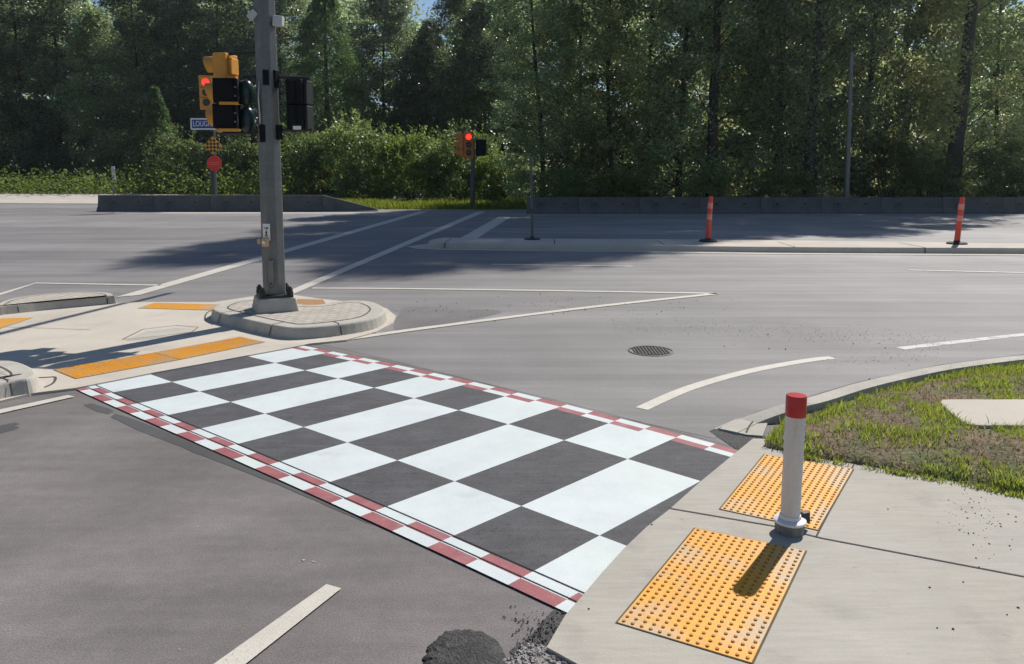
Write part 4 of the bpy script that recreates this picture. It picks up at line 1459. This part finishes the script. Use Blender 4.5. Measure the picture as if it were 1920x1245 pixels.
for px, Y, H, k, lab in right:
    loc = ground_at(px, Y)
    sc = H / PH[k]
    s3v = (max(.85, min(1.15, sc ** .5)), max(.85, min(1.15, sc ** .5)), sc)
    if k not in used:
        t = protos[k]; used.add(k)
        t.location = loc; t.scale = s3v; t['label'] = lab; t['group'] = GT
    else:
        dup(protos[k], loc, rr_.uniform(0, 6.28) if k < 3 else .25, s3v, lab, GT)

GTL = 'trees on the left side'
left = [
 (-40, 73, 23, 0, 'dark tree cut by the left photo edge'),
 (45, 74, 24, 1, 'dark leafy tree second from the left photo edge'),
 (118, 76, 24, 0, 'dark tree with open gaps left of the paler willow'),
 (205, 68, 15.5, 2, 'paler grey green tree with drooping top left of the street sign'),
 (272, 78, 24, 1, 'tall leafy tree behind the paler willow'),
 (345, 77, 23, 0, 'tall shaded tree above the blue street sign'),
 (425, 76, 23, 1, 'tall shaded tree just left of the signal pole'),
 (535, 77, 23, 0, 'tall shaded tree just right of the signal pole'),
 (728, 76, 21, 1, 'open crowned dark tree right of the dense evergreen'),
 (806, 75, 15.8, 0, 'dark tree under the patch of open sky'),
 (880, 72, 22, 2, 'leafy tree behind the far traffic signal'),
 (945, 70, 22, 1, 'leafy tree between the far signal and the bare post'),
]
pl = [
 broadleaf('broadleaf_tree', 22, 3.6, .5, M['leaf_dark'], M['bark_dark'], 11, 260, 200, .2, .22),
 broadleaf('broadleaf_tree', 22, 3.8, .5, M['leaf_dark'], M['bark_dark'], 12, 260, 200, .2, .2),
 broadleaf('broadleaf_tree', 15, 3.0, .3, M['leaf_a'], M['bark_pale'], 13, 190, 230, .17, .2),
]
PHL = [22, 22, 15]
used = set()
for px, Y, H, k, lab in left:
    loc = ground_at(px, Y)
    sc = H / PHL[k]
    s3v = (max(.95, min(1.2, sc * 1.15)), max(.95, min(1.2, sc * 1.15)), sc)
    if k not in used:
        t = pl[k]; used.add(k)
        t.location = loc; t.scale = s3v; t['label'] = lab; t['group'] = GTL
    else:
        dup(pl[k], loc, rr_.uniform(0, 6.28), s3v, lab, GTL)

ce = cedar('evergreen_tree', 17.5, 5.0, M['leaf_cedar'], 5, 60000, 'dense smooth dark green evergreen right of the signal pole')
ce.location = ground_at(618, 62)
ce2 = cedar('evergreen_tree', 8.5, 2.6, M['leaf_cedar'], 6, 22000, 'small rounded green tree left of the street sign')
ce2.location = ground_at(300, 62)

GS = 'shrubs along the far verge'
sps = [shrub('leafy_shrub', 3.0, 1.9, M['leaf_shrub'], 21), shrub('leafy_shrub', 3.0, 2.1, M['leaf_shrub'], 22, 52, 160), shrub('leafy_shrub', 2.6, 2.0, M['leaf_low'], 23, 44, 170)]
SH = [3.0, 3.0, 2.6]
shr = [
 (338, 55, 4.6, 0, 'grey green shrub left of the street sign post'),
 (392, 54, 3.2, 1, 'shrub behind the two round markers'),
 (452, 53, 4.3, 0, 'tall shrub just left of the signal pole'),
 (545, 50, 4.4, 1, 'shrub just right of the signal pole'),
 (600, 52, 4.2, 2, 'bright shrub at the foot of the dense evergreen'),
 (655, 50, 5.2, 0, 'tallest pale shrub right of the dense evergreen'),
 (712, 49, 4.4, 1, 'broad shrub in the middle of the far verge'),
 (770, 48, 4.2, 2, 'bright green shrub left of the far signal'),
 (822, 46, 3.4, 0, 'speckled shrub just left of the far signal'),
 (872, 47, 4.4, 1, 'shrub rising behind the far signal heads'),
 (918, 44.5, 2.8, 2, 'low shrub right of the far signal post'),
 (962, 44, 2.6, 0, 'low shrub left of the bare median post'),
 (1050, 38.2, 2.0, 1, 'low dark bush behind the second barrier from the verge'),
 (1165, 37.6, 1.7, 2, 'low dark bush behind the third barrier from the verge'),
 (1320, 37.8, 2.0, 1, 'low dark bush behind the left delineator'),
 (1470, 38.2, 2.2, 0, 'low shaded bush midway between the delineators'),
 (1660, 39.5, 3.4, 2, 'sunlit bush right of the light pole'),
 (1735, 39.0, 2.6, 1, 'bush just left of the big dark trunk'),
 (1868, 40.0, 3.4, 0, 'sunlit bush right of the right delineator'),
 (1930, 41.0, 2.8, 2, 'sunlit bush at the right photo edge'),
]
used = set()
for px, Y, H, k, lab in shr:
    loc = ground_at(px, Y)
    sc = H / SH[k]
    s3v = (max(.8, sc * .85), max(.8, sc * .85), sc)
    if k not in used:
        t = sps[k]; used.add(k)
        t.location = loc; t.scale = s3v; t['label'] = lab; t['group'] = GS
    else:
        dup(sps[k], loc, rr_.uniform(0, 6.28), s3v, lab, GS)

# --- the wood behind, one mass
def wood(n):
    P = []
    rnd = np.random.default_rng(5)
    nc = 2600
    cs, rs = [], []
    while len(cs) < nc:
        x = rnd.uniform(-75, 62)
        Y = rnd.uniform(78, 92) if x < 3 else rnd.uniform(60, 78)
        px = 960 + x / Y * F
        lim = (1.2 if x < 3 else 4.0) + .2235 * Y
        if 770 < px < 870: lim = 14.0 + abs(px - 822) * .12
        if 190 < px < 240: lim = 17
        z = lim * rnd.uniform(0, 1)
        cs.append((x, Y, z)); rs.append(rnd.uniform(1.1, 2.2))
    return clump_points(cs, rs, n // nc)
me = leaf_mesh('forest', wood(416000), .46, M['leaf_a'])
o = bpy.data.objects.new('forest', me)
C.objects.link(o)
tag(o, kind='stuff')

# --- low weeds along the far edge of the road (left) and the grass verge beside the far signal
def scatter_band(edge, depth, n, hfun):
    """points in a strip that follows a ground polyline (world) and goes back by depth"""
    P, Hh = [], []
    seg = [(edge[i], edge[i + 1]) for i in range(len(edge) - 1)]
    ln = np.array([(b - a).length for a, b in seg]); ln /= ln.sum()
    for k in rng.choice(len(seg), n, p=ln):
        a, b = seg[k]
        p = a.lerp(b, random.random())
        P.append((p.x + random.uniform(-.2, .2), p.y + random.random() ** 1.2 * depth, -.05))
        Hh.append(hfun(P[-1][0], P[-1][1]))
    return np.array(P), np.array(Hh)
bank = MB()
BX = (-90, -60, -45, -32, -26, -21, -17, -13)
BY = (54, 52, 51, 50, 49, 48.5, 47, 45)
rows = ((-4.5, -.01), (-2.2, .13), (0, .37), (3, .42), (14, .3), (22, -.1))
for bx, by in zip(BX, BY):
    k = 1 if bx < -20 else (.8 if bx < -15 else .25)
    for dy, zz in rows:
        bank.v.append(Vector((bx, by + dy, zz * k)))
for i in range(len(BX) - 1):
    for j in range(len(rows) - 1):
        bank.f.append((i * 6 + j, i * 6 + 6 + j, i * 6 + 7 + j, i * 6 + 1 + j))
struct('bank_ground', bank, M['forest_floor'])
apron = MB()
for bx, by in zip(BX, BY):
    k = 1 if bx < -20 else (.8 if bx < -15 else .25)
    for dy, zz in ((-4.5, .0), (-2.2, .14), (0, .385)):
        apron.v.append(Vector((bx, by + dy, zz * k + .004)))
for i in range(len(BX) - 1):
    for j in range(2):
        apron.f.append((i * 3 + j, i * 3 + 3 + j, i * 3 + 4 + j, i * 3 + 1 + j))
struct('shoulder_pavement', apron, M['concrete_pale'])
e1 = [Vector((x, y + .1, 0)) for x, y in zip(BX, BY)]
wp, whh = scatter_band(e1, 7, 30000, lambda x, y: (1.0 + .5 * mnoise.noise(Vector((x * .25, y * .25, 3))) + .4 * mnoise.noise(Vector((x * .9, y * .9, 8)))) * random.uniform(.5, 1.75))
wp[:, 2] = .33 + whh * rng.uniform(.05, 1, len(whh))
o = bpy.data.objects.new('weeds', leaf_mesh('weeds', wp, .2, M['leaf_low'], .3))
C.objects.link(o)
tag(o, kind='stuff')
e2 = GP([(560, 386), (600, 387.5), (700, 392.5), (790, 392.7), (900, 392.7), (986, 392.7)])
vp, vh = scatter_band(e2, 7, 16000, lambda x, y: (.32 + .15 * mnoise.noise(Vector((x * .6, y * .6, 3)))) * random.uniform(.5, 1.4))
tag(blades('verge_grass', vp, vh, .035, M['blade_far'], .8), kind='stuff')

# ------------------------------------------------------------------ thin volume added between camera and wood, standing in for flare veil
hz = MB(); hz.box((0, 55, 19), (300, 190, 41))
m = bpy.data.materials.new('veil_haze')
m.use_nodes = True
m.node_tree.nodes.remove(m.node_tree.nodes['Principled BSDF'])
pv = m.node_tree.nodes.new('ShaderNodeVolumePrincipled')
pv.inputs['Color'].default_value = (.86, .93, 1, 1)
pv.inputs['Density'].default_value = 0.0003
pv.inputs['Anisotropy'].default_value = .55
m.node_tree.links.new(pv.outputs[0], m.node_tree.nodes['Material Output'].inputs['Volume'])
tag(hz.build('veil_haze', m), kind='stuff')
